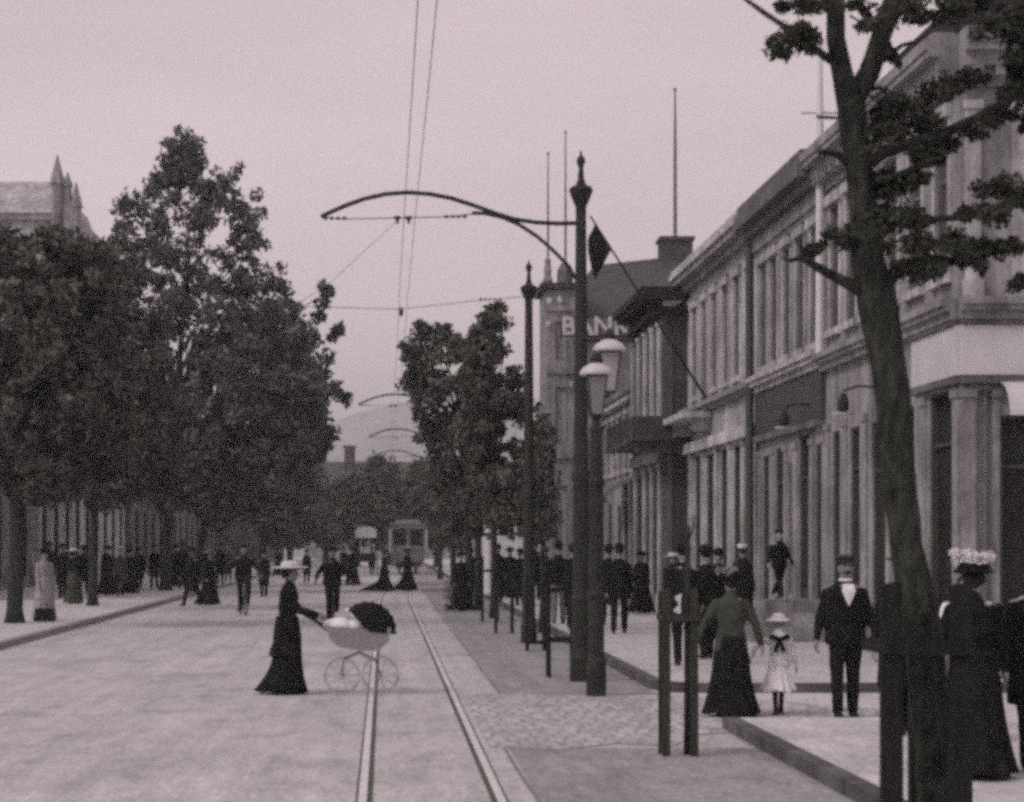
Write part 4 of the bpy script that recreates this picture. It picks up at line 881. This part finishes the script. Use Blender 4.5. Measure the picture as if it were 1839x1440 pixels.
        if stock:
            for i in (0, 1):
                hp, kn, an = J[i]; k_ = MB(); k_.cap(hp.lerp(kn, .6), kn, .06 * s, .052 * s); k_.cap(kn, an, .05 * s, .038 * s); k_.build('stocking', M[stock], r, smooth=True)
    else:
        t = MB()
        for i in (0, 1):
            hp, kn, an = J[i]; t.cap(hp + Vector((0, 0, .02)), kn, .105 * s, .075 * s); t.cap(kn, an + Vector((0, 0, .0)), .075 * s, .062 * s)
        t.ell((0, 0, HIP + dz), (.155 * s, .12 * s, .12 * s)); remeshed(t, 'trousers', M[lower], .02 if fine else .028, None, r, .010, 2, sd)
    for i in (0, 1):
        an = J[i][2]; q = MB(); q.cap(an + Vector((0, .035 * s, -.045 * s)), an + Vector((0, -.15 * s, -.052 * s)), .04 * s, .033 * s, 10); q.cap(an + Vector((0, .0, .02)), an + Vector((0, 0, -.04 * s)), .045 * s, .042 * s); q.build('shoe', M[shoes], r, smooth=True)
    if shirt:
        q = MB(); q.add([U((-.06 * s, -.135 * s, 1.455 * s)), U((.06 * s, -.135 * s, 1.455 * s)), U((.075 * s, -.152 * s, 1.38 * s)), U((0, -.166 * s, 1.22 * s)), U((-.075 * s, -.152 * s, 1.38 * s)), U((0, -.166 * s, 1.37 * s)),
            U((-.05 * s, -.09 * s, 1.46 * s)), U((.05 * s, -.09 * s, 1.46 * s)), U((0, -.12 * s, 1.22 * s))], [(0, 5, 1), (1, 5, 2), (2, 5, 3), (3, 5, 4), (4, 5, 0), (0, 1, 7, 6), (1, 2, 8, 7), (2, 3, 8), (3, 4, 8), (4, 0, 6, 8)])
        q.build('shirt_front', M['white_cloth'], r); q = MB(); q.tube([U((.06 * s * math.cos(a), .06 * s * math.sin(a) - .01, 1.50 * s)) for a in np.linspace(0, 2 * math.pi, 13)], .018 * s, 6); q.build('collar', M['white_cloth'], r)
    if bow:
        q = MB(); bx = U((0, .13 * s, 1.36 * s))
        for sx in (-1, 1): q.cap(bx, bx + Vector((sx * .13 * s, .03, .02)), .03 * s, .055 * s); q.cap(bx, bx + Vector((sx * .07 * s, .03, -.2 * s)), .025 * s, .04 * s)
        q.build('sash_bow', M['dark_cloth'], r, smooth=True)
    # hats
    top = Vector((hx, hy + .012 * s, hz + .062 * s)); q = MB(); k = s; hm = [M[hatm], M['black_cloth']]
    if hat == 'flat': q.lathe(top, [(.09 * k, 0), (.098 * k, .02 * k), (.11 * k, .05 * k), (.10 * k, .072 * k), (.03 * k, .08 * k)], 16, 1, 1.12); q.cap(top + Vector((-.05 * k, -.095 * k, .012)), top + Vector((.05 * k, -.095 * k, .012)), .013 * k, .013 * k)
    elif hat == 'boater': q.lathe(top, [(.09 * k, 0), (.135 * k, .004 * k), (.137 * k, .014 * k), (.1 * k, .018 * k), (.096 * k, .07 * k), (.085 * k, .082 * k)], 22, 1, 1.12); q.cur = 1; q.lathe(top, [(.101 * k, .02 * k), (.101 * k, .05 * k)], 22, 1, 1.12)
    elif hat == 'bowler': q.lathe(top, [(.09 * k, -.01), (.14 * k, .0), (.145 * k, .015 * k), (.1 * k, .012 * k), (.1 * k, .06 * k), (.085 * k, .1 * k), (.04 * k, .125 * k), (.01 * k, .13 * k)], 18, .95, 1.15)
    elif hat == 'wide': q.lathe(top, [(.09 * k, 0), (.225 * k, .012 * k), (.235 * k, .03 * k), (.22 * k, .035 * k), (.12 * k, .03 * k), (.12 * k, .085 * k), (.07 * k, .11 * k), (.01 * k, .115 * k)], 24, 1, 1.05); q.cur = 1; q.lathe(top, [(.095 * k, -.012 * k), (.19 * k, .004 * k)], 24)
    elif hat == 'straw': 
        prof = [(.08, .02), (.155, -.012), (.205, -.03), (.212, -.018), (.16, .01), (.105, .035), (.10, .085), (.06, .11), (.01, .115)]; q.lathe(top, [(a * k * 1.12, b_ * k) for a, b_ in prof], 26)
    elif hat == 'toque': q.lathe(top, [(.10 * k, -.01 * k), (.15 * k, .0), (.16 * k, .02 * k), (.125 * k, .03 * k), (.125 * k, .075 * k), (.09 * k, .09 * k)], 20, 1.05, 1.05)
    if hat:
        ho = q.build('hat', hm, r, smooth=hat in ('straw', 'bowler'))
        if extra_hat:
            tc_ = []
            for _ in range(extra_hat[1]):
                th = random.uniform(0, 2 * math.pi); rr_ = random.uniform(.02, .13) * k; tc_.append(top + Vector((rr_ * 1.25 * math.cos(th), rr_ * math.sin(th), random.uniform(.05, .12) * k * extra_hat[2])))
            leaf_mesh('hat_trimming', [leaves(tc_, [.05 * k] * len(tc_), 26, .022)], M[extra_hat[0]], ho)
    return r

# the main figures
person('woman in long black coat and skirt pushing the pram, light wide-brimmed hat', -1.22, 25.75, 90, 1.62, 'f', coat='black_cloth', lower='black_cloth', hat='wide', hatm='straw',
       arms=((4, 34, 42), (4, 30, 46)), coat_hem=.50, skirt_r=.275, train=.15, legs=((10, 0), (-12, 8)), skin='skin_shaded', lean=3, wide=1.0, fp=4)
person('woman seen from behind in grey jacket and long dark skirt, arms spread beside the girl', (1313 - HX) * 22.4 / F, 22.4, 184, 1.56, 'f', z=.005, coat='grey_cloth', lower='black_cloth', hat='toque', hatm='dark_cloth', extra_hat=('light_cloth', 16, .9),
       arms=((24, -4, 6), (30, 6, 4)), coat_hem=.80, skirt_r=.29, train=.12, legs=((10, 0), (-14, 10)), wide=1.08, sk_top=.56, fp=2.3)
person('little girl in white dress with straw hat, dark bow and dark stockings', (1398 - HX) * 22.6 / F, 22.6, 176, 1.10, 'f', z=.005, coat='white_cloth', lower='white_cloth', hat='straw', hatm='straw', hair='hair_fair', arms=((16, 0, 8), (50, 4, 20)),
       coat_hem=.85, skirt_r=.20, legs=((14, 0), (-8, 12)), stock='black_cloth', bow=True, vox=.011, name='person', wide=1.05)
person('man in black suit with white shirt front and flat straw hat, facing us', (1518 - HX) * 22.2 / F, 22.2, 2, 1.74, 'm', z=.005, coat='black_cloth', lower='black_cloth', hat='boater', hatm='grey_cloth', moustache=True, skin='skin_shaded', shirt=True,
       arms=((17, 2, 14), (17, 4, 14)), legs=((3, 0), (-3, 2)), wide=1.22, coat_hem=.80, vox=.011)
person('woman in black dress seen from behind, hat heaped with white feathers', (1748 - HX) * 15.7 / F, 15.7, 176, 1.60, 'f', z=.12, coat='black_cloth', lower='black_cloth', hat='toque', hatm='black_cloth', extra_hat=('white_cloth', 34, 1.35),
       arms=((12, 2, 16), (16, 4, 30)), coat_hem=.86, skirt_r=.30, train=.22, legs=((8, 0), (-10, 6)), wide=1.10, sk_top=.60)
person('woman in white blouse mostly hidden behind the feathered hat', (1738 - HX) * 18.5 / F, 18.5, 0, 1.52, 'f', z=.12, coat='white_cloth', lower='mid_cloth', arms=((18, 2, 14), (18, 4, 14)), skirt_r=.28, wide=1.25, coat_hem=.9)
person('dark-clad person cut off by the right picture edge', (1862 - HX) * 16.0 / F, 16.0, 170, 1.66, 'm', z=.12, coat='black_cloth', lower='black_cloth', hat='bowler', hatm='black_cloth', arms=((12, 2, 10), (12, 0, 10)), coat_hem=.55, wide=1.15)
person('dark-coated man half hidden behind the big tree trunk', (1618 - HX) * 19.2 / F, 19.2, 8, 1.68, 'm', z=.12, coat='black_cloth', lower='black_cloth', hat='bowler', arms=((14, 0, 10), (14, 2, 10)), wide=1.1)
mn = person('man in dark suit seen from behind holding a white paper', (1227 - HX) * 29.8 / F, 29.8, 182, 1.74, 'm', z=.12, coat='dark_cloth', lower='dark_cloth', hat='bowler', arms=((18, -14, 50), (8, 0, 8)), coat_hem=.68, wide=1.12, legs=((6, 0), (-4, 4)))
pp = empty('newspaper', (4.20, 29.62, .98), R(20), "folded white paper held against the man's dark back", 'paper')
MB().add([(0, 0, .14), (.12, 0, .19), (.2, 0, .03), (.1, 0, -.12), (-.02, 0, -.06), (.08, 0, .03), (0, .012, .14), (.12, .012, .19), (.2, .012, .03), (.1, .012, -.12), (-.02, .012, -.06), (.08, .012, .03)],
    [(0, 1, 2, 5), (5, 2, 3, 4), (6, 11, 8, 7), (11, 10, 9, 8), (0, 6, 7, 1), (1, 7, 8, 2), (2, 8, 9, 3), (3, 9, 10, 4), (4, 10, 11, 5), (5, 11, 6, 0)]).build('sheet', M['white_cloth'], pp)
person('man in black just right of the man with the paper', (1268 - HX) * 31.5 / F, 31.5, 190, 1.70, 'm', z=.12, coat='black_cloth', lower='black_cloth', hat='bowler', arms=((10, -6, 8), (12, 10, 10)), wide=1.05)
person('person in dark jacket and white cap by the pale shop piers', (1326 - HX) * 40 / F, 39.5, 150, 1.74, 'm', z=.12, coat='dark_cloth', lower='dark_cloth', hat='flat', hatm='white_cloth', fine=False)
# boy on the stone steps
stp = empty('stone_steps', (7.22, 37.9, .12), 0, 'block of stone steps at the shop door under the boy', 'steps')
mb = MB(); mb.box(-.75, .85, -1.1, .5, 0, .26, .01); mb.box(-.5, .85, -.85, .45, .261, .50, .01); mb.box(-.28, .85, -.6, .4, .501, .74, .01); mb.build('step', M['stone_mid'], stp)
person('boy in dark clothes and cap striding on the stone steps', 7.25, 37.6, 25, 1.30, 'm', z=.86, coat='black_cloth', lower='black_cloth', hat='flat', hatm='black_cloth', arms=((34, 20, 10), (30, -10, 40)), legs=((18, 0), (-12, 30)), stock=None, shoes='light_cloth', wide=1.15, coat_hem=.82)
# right pavement group behind the poles
person('man in black suit walking, right of the gas lamp post', (1112 - HX) * 40.5 / F, 40.5, 170, 1.74, 'm', z=.12, coat='black_cloth', lower='black_cloth', hat='bowler', legs=((14, 0), (-10, 10)), arms=((8, 4, 14), (8, -6, 10)), wide=1.1, coat_hem=.7)
person('man in black beyond the man walking by the gas lamp post', (1098 - HX) * 44 / F, 44.5, 165, 1.70, 'm', z=.12, coat='black_cloth', lower='black_cloth', hat='bowler', fine=False)
person('dark-jacketed man left of the nearest tram pole, above the thin guard', (1003 - HX) * 45 / F, 45, 175, 1.78, 'm', z=.12, coat='black_cloth', lower='mid_cloth', hat='bowler', arms=((14, 0, 30), (14, 0, 30)), wide=1.15, coat_hem=.85)
person('man partly hidden by the nearest tram pole', (1026 - HX) * 43 / F, 42.5, 180, 1.72, 'm', z=.12, coat='black_cloth', lower='black_cloth', hat='bowler', fine=False)
# road figures
def bicycle(x, y, rz, label):
    r = empty('bicycle', (x, y, .006), R(rz), label, 'bicycle', 'bicycles on the road')
    for wy in (-.52, .52):
        mb = MB(); mb.tube([(0, wy + .33 * math.cos(a), .345 + .33 * math.sin(a)) for a in np.linspace(0, 2 * math.pi, 25)], .017, 6); wo = mb.build('wheel', M['iron'], r, smooth=True)
        mb = MB(); [mb.tube([(0, wy, .345), (0, wy + .32 * math.cos(a), .345 + .32 * math.sin(a))], .003, 5) for a in np.linspace(0, 2 * math.pi, 13)[:-1]]; mb.ell((0, wy, .345), (.04, .02, .02), 8, 6); mb.build('spokes', M['mid_cloth'], wo)
    mb = MB(); P_ = {'bb': (0, .08, .28), 'st': (0, .2, .82), 'ht': (0, -.34, .86), 'hb': (0, -.37, .66), 'ra': (0, .52, .345), 'fa': (0, -.52, .345)}
    for u_, v_ in (('bb', 'st'), ('st', 'ht'), ('bb', 'hb'), ('ht', 'hb'), ('bb', 'ra'), ('st', 'ra'), ('hb', 'fa')): mb.tube([P_[u_], P_[v_]], .016, 8)
    mb.build('bicycle_frame', M['iron'], r); mb = MB(); mb.tube([(-.26, -.2, 1.0), (-.22, -.32, 1.02), (0, -.36, .96), (.22, -.32, 1.02), (.26, -.2, 1.0)], .014, 8); mb.tube([(0, -.34, .85), (0, -.36, .96)], .014, 8); mb.build('handlebar', M['iron'], r)
    mb = MB(); mb.ell((0, .24, .89), (.09, .13, .035), 12, 8); mb.build('saddle', M['leather'], r, smooth=True)
    mb = MB(); mb.tube([(-.1, .08, .28), (.1, .08, .28)], .014, 8)
    for sx, zz in ((-1, .12), (1, .44)): mb.tube([(sx * .1, .08, .28), (sx * .1, .08, zz)], .01, 6); mb.box(*sorted((sx * .1, sx * .19)), .04, .12, zz - .012, zz + .012)
    mb.build('pedals', M['iron'], r); return r
def rider(label, px, d, rz, h, blabel):
    x = (px - HX) * d / F; person(label, x, d, rz, h, 'm', z=.10, coat='black_cloth', lower='black_cloth', skin='skin_shaded', hat='flat', hatm='black_cloth', arms=((34, 24, 34), (34, 24, 34)), legs=((14, 10), (52, 74)), wide=1.22, coat_hem=.84, lean=10)
    bicycle(x, d - .12, rz, blabel)
rider('broad man in dark suit riding a bicycle towards us beyond the pram', 597, 48, 4, 1.70, 'dark bicycle head-on under the broad rider beyond the pram')
rider('dark cyclist on the left half of the road', 437, 54, 12, 1.76, 'dark bicycle under the rider on the left half of the road')
person('dark man striding at the left kerb, beside the woman in a swinging skirt', (345 - HX) * 62 / F, 62, -30, 1.76, 'm', coat='black_cloth', lower='black_cloth', hat='bowler', skin='skin_shaded', arms=((12, 20, 20), (12, -16, 10)), legs=((20, 0), (-18, 12)), fine=False)
person('woman with swinging dark skirt walking with the man at the left kerb', (376 - HX) * 63 / F, 63, 60, 1.62, 'f', coat='dark_cloth', lower='black_cloth', hat='wide', hatm='mid_cloth', skirt_r=.36, train=.2, legs=((14, 0), (-14, 8)), fine=False)
person('lady in long trailing dark skirt, paler jacket, before the tram', (690 - HX) * 81 / F, 81, 95, 1.60, 'f', coat='grey_cloth', lower='black_cloth', hat='toque', skirt_r=.46, train=.6, arms=((6, 10, 20), (6, 10, 20)), fine=False, fold=7, fp=2.6)
person('lady in long black skirt standing right in front of the tram', (732 - HX) * 82 / F, 82, 92, 1.66, 'f', coat='black_cloth', lower='black_cloth', hat='toque', skirt_r=.46, train=.25, arms=((14, 10, 60), (14, 10, 60)), fine=False, fold=7, cloak=True)
person('dark cloaked woman on the road right of the broad cyclist', (633 - HX) * 92 / F, 92, 0, 1.66, 'f', coat='black_cloth', lower='black_cloth', hat='toque', skirt_r=.36, fine=False, cloak=True)
person('dark woman beside the trunk of the widest kerb tree', (824 - HX) * 58.5 / F, 57.0, 20, 1.62, 'f', coat='black_cloth', lower='black_cloth', hat='toque', skirt_r=.36, fine=False, cloak=True)
person('small child standing at the right kerb beside the dark woman', (800 - HX) * 57.5 / F, 56.5, 0, .86, 'f', coat='mid_cloth', lower='light_cloth', hat='flat', hatm='mid_cloth', skirt_r=.15, stock='black_cloth', fine=False)
# left pavement
person('person in long pale coat and dark hat next to the leftmost trunk', (80 - HX) * 47.5 / F, 47.5, 30, 1.62, 'f', z=.12, coat='light_cloth', lower='light_cloth', hat='wide', hatm='dark_cloth', skirt_r=.27, arms=((6, 4, 20), (6, 0, 10)), coat_hem=.5, fine=False)
bgg = empty('travel_bag', (at(80, 0, 46.6).x + .02, 46.5, .12), 0, 'squat black bag on the ground in front of the pale coat', 'bag')
MB().box(-.24, .24, -.14, .14, 0, .30, .04).build('bag_body', M['leather'], bgg); MB().tube([(-.1, 0, .29), (-.08, 0, .38), (.08, 0, .38), (.1, 0, .29)], .012, 6).build('handle', M['leather'], bgg)
pa = person('dark pedestrian on the left pavement just left of the slim second trunk', at(112, 0, 66).x, 66, 20, 1.72, 'm', z=.12, coat='black_cloth', lower='black_cloth', hat='bowler', fine=False, skin='skin_shaded')
pb = person('woman in dark dress and pale hat right of the pale-coated person', at(132, 0, 60).x, 60, 160, 1.58, 'f', z=.12, coat='dark_cloth', lower='grey_cloth', hat='wide', hatm='straw', skirt_r=.28, fine=False)
pc = person('black-clad woman right of the slim second trunk', at(193, 0, 70).x, 70, 0, 1.66, 'f', z=.12, coat='black_cloth', lower='black_cloth', hat='wide', hatm='black_cloth', skirt_r=.36, fine=False, cloak=True)
pd = person('grey-suited man on the left pavement in white hat, right of the black-clad woman', at(213, 0, 68).x, 68.5, 10, 1.66, 'm', z=.12, coat='grey_cloth', lower='dark_cloth', hat='boater', hatm='straw', fine=False, legs=((16, 0), (-14, 8)), arms=((8, 14, 10), (8, -12, 6)))
LGR = 'strollers on the left pavement under the trees'
for o in (pa, pb, pc, pd): o['group'] = LGR
spots = [(pa, 150, 72, 170, 'dark stroller hidden behind the slim second trunk'),
 (pc, 233, 72, 0, 'dark wide-skirted stroller midway between the second and third trunks'), (pa, 250, 78, 20, 'dark man second from the tallest tree trunk, on its left'),
 (pa, 277, 80, 0, 'dark man directly left of the tallest tree trunk'), (pc, 315, 84, 0, 'dark woman directly right of the tallest tree trunk'), (pa, 328, 80, 180, 'dark man behind the couple at the left kerb'),
 (pb, 366, 92, 0, 'lighter-hatted woman far behind the couple at the left kerb'), (pa, 395, 88, 0, 'far dark man left of the dark cyclist'), (pd, 410, 96, 0, 'far man in straw hat close left of the dark cyclist nearer the left kerb'),
 (pa, 474, 72, 10, 'dark man walking just right of the dark cyclist'), (pa, 551, 96, 0, 'small dark figure on the road left of the broad cyclist'), (pc, 500, 120, 0, 'tiny dark woman far behind the pale wide-brimmed hat'),
 (pa, 88, 74, 0, 'dark man behind the person in the pale coat'), (pc, 341, 98, 0, 'far dark woman above the head of the striding man at the left kerb'),
 (pa, 668, 120, 0, 'tiny dark figure under the white-covered cart'), (pc, 617, 118, 0, 'tiny dark woman right behind the broad cyclist')]
for src, px, d, rz, lb in spots: o = place(copy_tree(src), (at(px, 0, d).x, d, .12 if at(px, 0, d).x < -6.85 else .004), R(rz), lb, LGR, random.uniform(.90, 1.05))
RGR = 'strollers on the right pavement among the kerb trees'
for src, px, d, rz, lb in [(pa, 895, 62, 0, 'dark man right of the white notice pillar'), (pc, 916, 66, 0, 'dark woman left of the second tram pole'), (pa, 934, 58, 180, 'dark man just behind the left side of the second tram pole'),
  (pa, 962, 64, 0, 'dark man behind the right side of the second tram pole'), (pb, 980, 70, 0, 'pale-hatted woman behind the dark-jacketed man at the thin guard'), (pc, 1152, 52, 0, 'dark woman near the shop doors between the lamp post and the man with the paper'),
  (pb, 1208, 46, 0, 'pale-hatted woman past the shoulder of the man with the paper'), (pa, 860, 78, 0, 'dark man left of the white notice pillar'), (pc, 845, 72, 0, 'dark woman between the farthest kerb tree trunks'),
  (pa, 1290, 38, 0, 'dark man between the man in black and the white cap'), (pa, 950, 76, 10, 'far dark man directly behind the second tram pole')]:
    place(copy_tree(src), (at(px, 0, d).x, d, .12), R(rz), lb, RGR, random.uniform(.90, 1.05))

# ------------------------------------------------------------------ pram and baby
pr = empty('pram', (-.31, 25.75, .004), 0, 'pale wicker pram with dark folding hood and white blanket', 'pram')
def prof_box(name, pts, y0, y1, m, parent, th=None):
    n = len(pts); return MB().add([(x, y0, z) for x, z in pts] + [(x, y1, z) for x, z in pts], [tuple(range(n)), tuple(range(2 * n - 1, n - 1, -1))] + [(i, (i + 1) % n, n + (i + 1) % n, n + i) for i in range(n)]).build(name, m, parent)
prof_box('pram_body', [(-.40, .86), (-.37, .70), (-.26, .60), (.0, .55), (.25, .56), (.36, .66), (.40, .84), (.2, .83), (-.1, .83)], -.2, .2, M['wicker'], pr)
hd = MB(); ns = 8; cx, cz = .10, .80
for j in range(ns):
    a0 = R(-8 + 140 * j / ns); a1 = R(-8 + 140 * (j + 1) / ns)
    def arc(a, bul):
        P = []
        for k in range(9):
            t = k / 8 * math.pi; sp_ = math.sin(t) ** .45 if 0 < k < 8 else 0.0; rr_ = .37 * bul * (.05 + .95 * sp_)
            P.append((cx + math.cos(a) * rr_, -.225 * math.cos(t), cz + math.sin(a) * rr_))
        return P
    A0, A1, Am = arc(a0, 1.0), arc(a1, 1.0), arc((a0 + a1) / 2, .95)
    for Q, W in ((A0, Am), (Am, A1)):
        for k in range(8): hd.add([Q[k], Q[k + 1], W[k + 1], W[k]], [(0, 1, 2, 3)])
    if j == 0: hd.add([(cx, 0, cz)] + (A0 if j == 0 else A1), [(0, k + 1, k + 2) for k in range(8)])
hd.build('hood', M['dark_cloth'], pr)
mb = MB(); mb.tube([(-.40, -.2, .80), (-.55, -.2, .92), (-.68, -.2, .99)], .012, 8); mb.tube([(-.40, .2, .80), (-.55, .2, .92), (-.68, .2, .99)], .012, 8); mb.tube([(-.68, -.21, .99), (-.68, .21, .99)], .016, 8); mb.build('handle', M['iron'], pr)
mb = MB(); mb.ell((-.24, 0, .86), (.22, .18, .10), 16, 8); mb.ell((-.05, 0, .86), (.16, .17, .09), 16, 8); mb.build('blanket', M['white_cloth'], pr, smooth=True)
mb = MB()
for sy in (-.2, .2): mb.tube([(-.22, sy, .25), (-.2, sy, .44), (.0, sy, .52), (.2, sy, .42), (.26, sy, .25)], .01, 6)
for x in (-.22, .26): mb.tube([(x, -.24, .23), (x, .24, .23)], .01, 6)
mb.build('springs', M['mid_cloth'], pr)
for x, rad in ((-.22, .215), (.26, .225)):
    for sy in (-.235, .235):
        wl = MB(); P = [(x + rad * math.cos(a), sy, rad + rad * .0 + rad * math.sin(a) + .01) for a in np.linspace(0, 2 * math.pi, 29)]; wl.tube(P, .006, 6)
        wo = wl.build('wheel', M['light_cloth'], pr, smooth=True)
        sp = MB()
        for a in np.linspace(0, 2 * math.pi, 11)[:-1]: sp.tube([(x, sy, rad + .01), (x + (rad - .01) * math.cos(a), sy, rad + .01 + (rad - .01) * math.sin(a))], .003, 5)
        sp.ell((x, sy, rad + .01), (.025, .025, .025), 8, 6); sp.build('spokes', M['light_cloth'], wo)
bb = empty('person', (-.31 - .06, 25.75, .92), 0, 'baby in white bonnet lying in the pram', 'baby')
mb = MB(); mb.ell((0, 0, .06), (.075, .075, .085), 14, 10); mb.ell((-.07, 0, -.04), (.12, .1, .09), 14, 10)
ex = MB(); ex.cur = 1
for sx in (-.03, .03): ex.ell((-.068, sx, .07), (.008, .012, .008), 8, 6)
ex.ell((-.07, 0, .03), (.006, .015, .006), 8, 6)
remeshed(mb, 'body', [M['skin'], M['hair']], .012, ex, bb)
mb = MB(); mb.ell((.02, 0, .08), (.09, .09, .09), 14, 10); mb.lathe((-.03, 0, .12), [(.07, 0), (.1, .02), (.07, .04)], 12); mb.build('bonnet', M['white_cloth'], bb, smooth=True)

# ------------------------------------------------------------------ tram and cart
tx_, ty_ = 1.46, 125
tm_ = empty('tram', (tx_, ty_, 0), 0, 'small single-deck tram with two dark front windows, coming down the track', 'tram')
mb = MB(); mb.box(-1.0, 1.0, 0, 7, .75, 1.75); mb.box(-1.0, 1.0, 0, 7, 2.75, 3.0)
for x0, x1 in ((-1.0, -.88), (-.12, .12), (.88, 1.0)): mb.box(x0, x1, 0, .12, 1.75, 2.75)
for y in np.arange(1.2, 7, 1.1): mb.box(-1.0, -.92, y, y + .12, 1.75, 2.75); mb.box(.92, 1.0, y, y + .12, 1.75, 2.75)
mb.box(-.9, .9, 1.3, 6.8, 1.751, 2.749); mb.build('body', M['tram_paint'], tm_)
mb = MB(); mb.box(-1.12, 1.12, -.35, 7.3, 3.001, 3.1); mb.box(-.8, .8, .2, 6.8, 3.101, 3.32, .08); mb.build('roof', M['tram_paint'], tm_)
MB().box(-1.05, 1.05, -.04, -.003, 2.78, 2.96).build('destination_band', M['tram_light'], tm_)
for sx in (-1, 1): MB().box(*sorted((sx * .14, sx * .86)), .02, .04, 1.77, 2.73).build('window', M['glass'], tm_)
for sx in (-1, 1): MB().box(*sorted((sx * 1.03, sx * 1.18)), -.2, .05, 1.3, 2.75).build('side_screen', M['tram_light'], tm_)
MB().lathe((0, -.05, 1.55), [(.12, 0), (.12, .2)], 12).build('headlamp', M['tram_light'], tm_)
MB().box(-.85, .85, -.3, -.003, .5, .74).build('bumper', M['iron'], tm_)
for y in (1.5, 5.2):
    for sx in (-.5, .52):
        mb = MB(Matrix.Translation((sx, y, .39)) @ Matrix.Rotation(R(90), 4, 'Y')); mb.lathe((0, 0, -.06), [(.36, 0), (.36, .12)], 18); mb.build('wheel', M['iron'], tm_)
MB().box(-.7, .7, 1.0, 5.8, .4, .749).build('underframe', M['iron'], tm_)
MB().tube([(0, 3.5, 3.32), (-.6, .8, 5.3), (-1.0, -1.5, 6.2)], .03, 6).build('trolley_pole', M['iron'], tm_)
ct = empty('covered_cart', (at(657, 0, 118).x, 118, .004), 0, 'small cart with bright white canvas cover far down the road', 'cart')
prof_box('canvas_cover', [(-.6, 2.2), (-.6, 2.6), (-.5, 2.78), (0, 2.86), (.5, 2.78), (.6, 2.6), (.6, 2.2)], 0, 1.8, M['sign_white'], ct)
MB().box(-.58, .58, .05, 1.75, .8, 1.3).build('cart_body', M['wood'], ct)
mb = MB(); [mb.tube([(sx * .55, y, 1.3), (sx * .55, y, 2.199)], .03, 6) for sx in (-1, 1) for y in (.1, 1.7)]; mb.build('cover_posts', M['wood'], ct)
for sx in (-.66, .66):
    mb = MB(); mb.tube([(sx, .9 + .5 * math.cos(a), .5 + .5 * math.sin(a)) for a in np.linspace(0, 2 * math.pi, 21)], .035, 6)
    [mb.tube([(sx, .9, .5), (sx, .9 + .48 * math.cos(a), .5 + .48 * math.sin(a))], .02, 5) for a in np.linspace(0, 2 * math.pi, 9)[:-1]]; mb.build('wheel', M['wood'], ct)

# ------------------------------------------------------------------ air
mb = MB().box(-1560, 1560, -62, 2700, -1, 190)
hz_ = mb.build('haze', None) if False else None
me = mb.mesh('haze'); hm = bpy.data.materials.new('haze'); hm.use_nodes = True; t = hm.node_tree; t.nodes.clear()
pv = t.nodes.new('ShaderNodeVolumePrincipled'); pv.inputs['Density'].default_value = .00064; pv.inputs['Color'].default_value = (.93, .97, .95, 1)
ou = t.nodes.new('ShaderNodeOutputMaterial'); t.links.new(pv.outputs[0], ou.inputs['Volume']); me.materials.append(hm)
ho = bpy.data.objects.new('haze', me); C.objects.link(ho); tag(ho, kind='stuff')
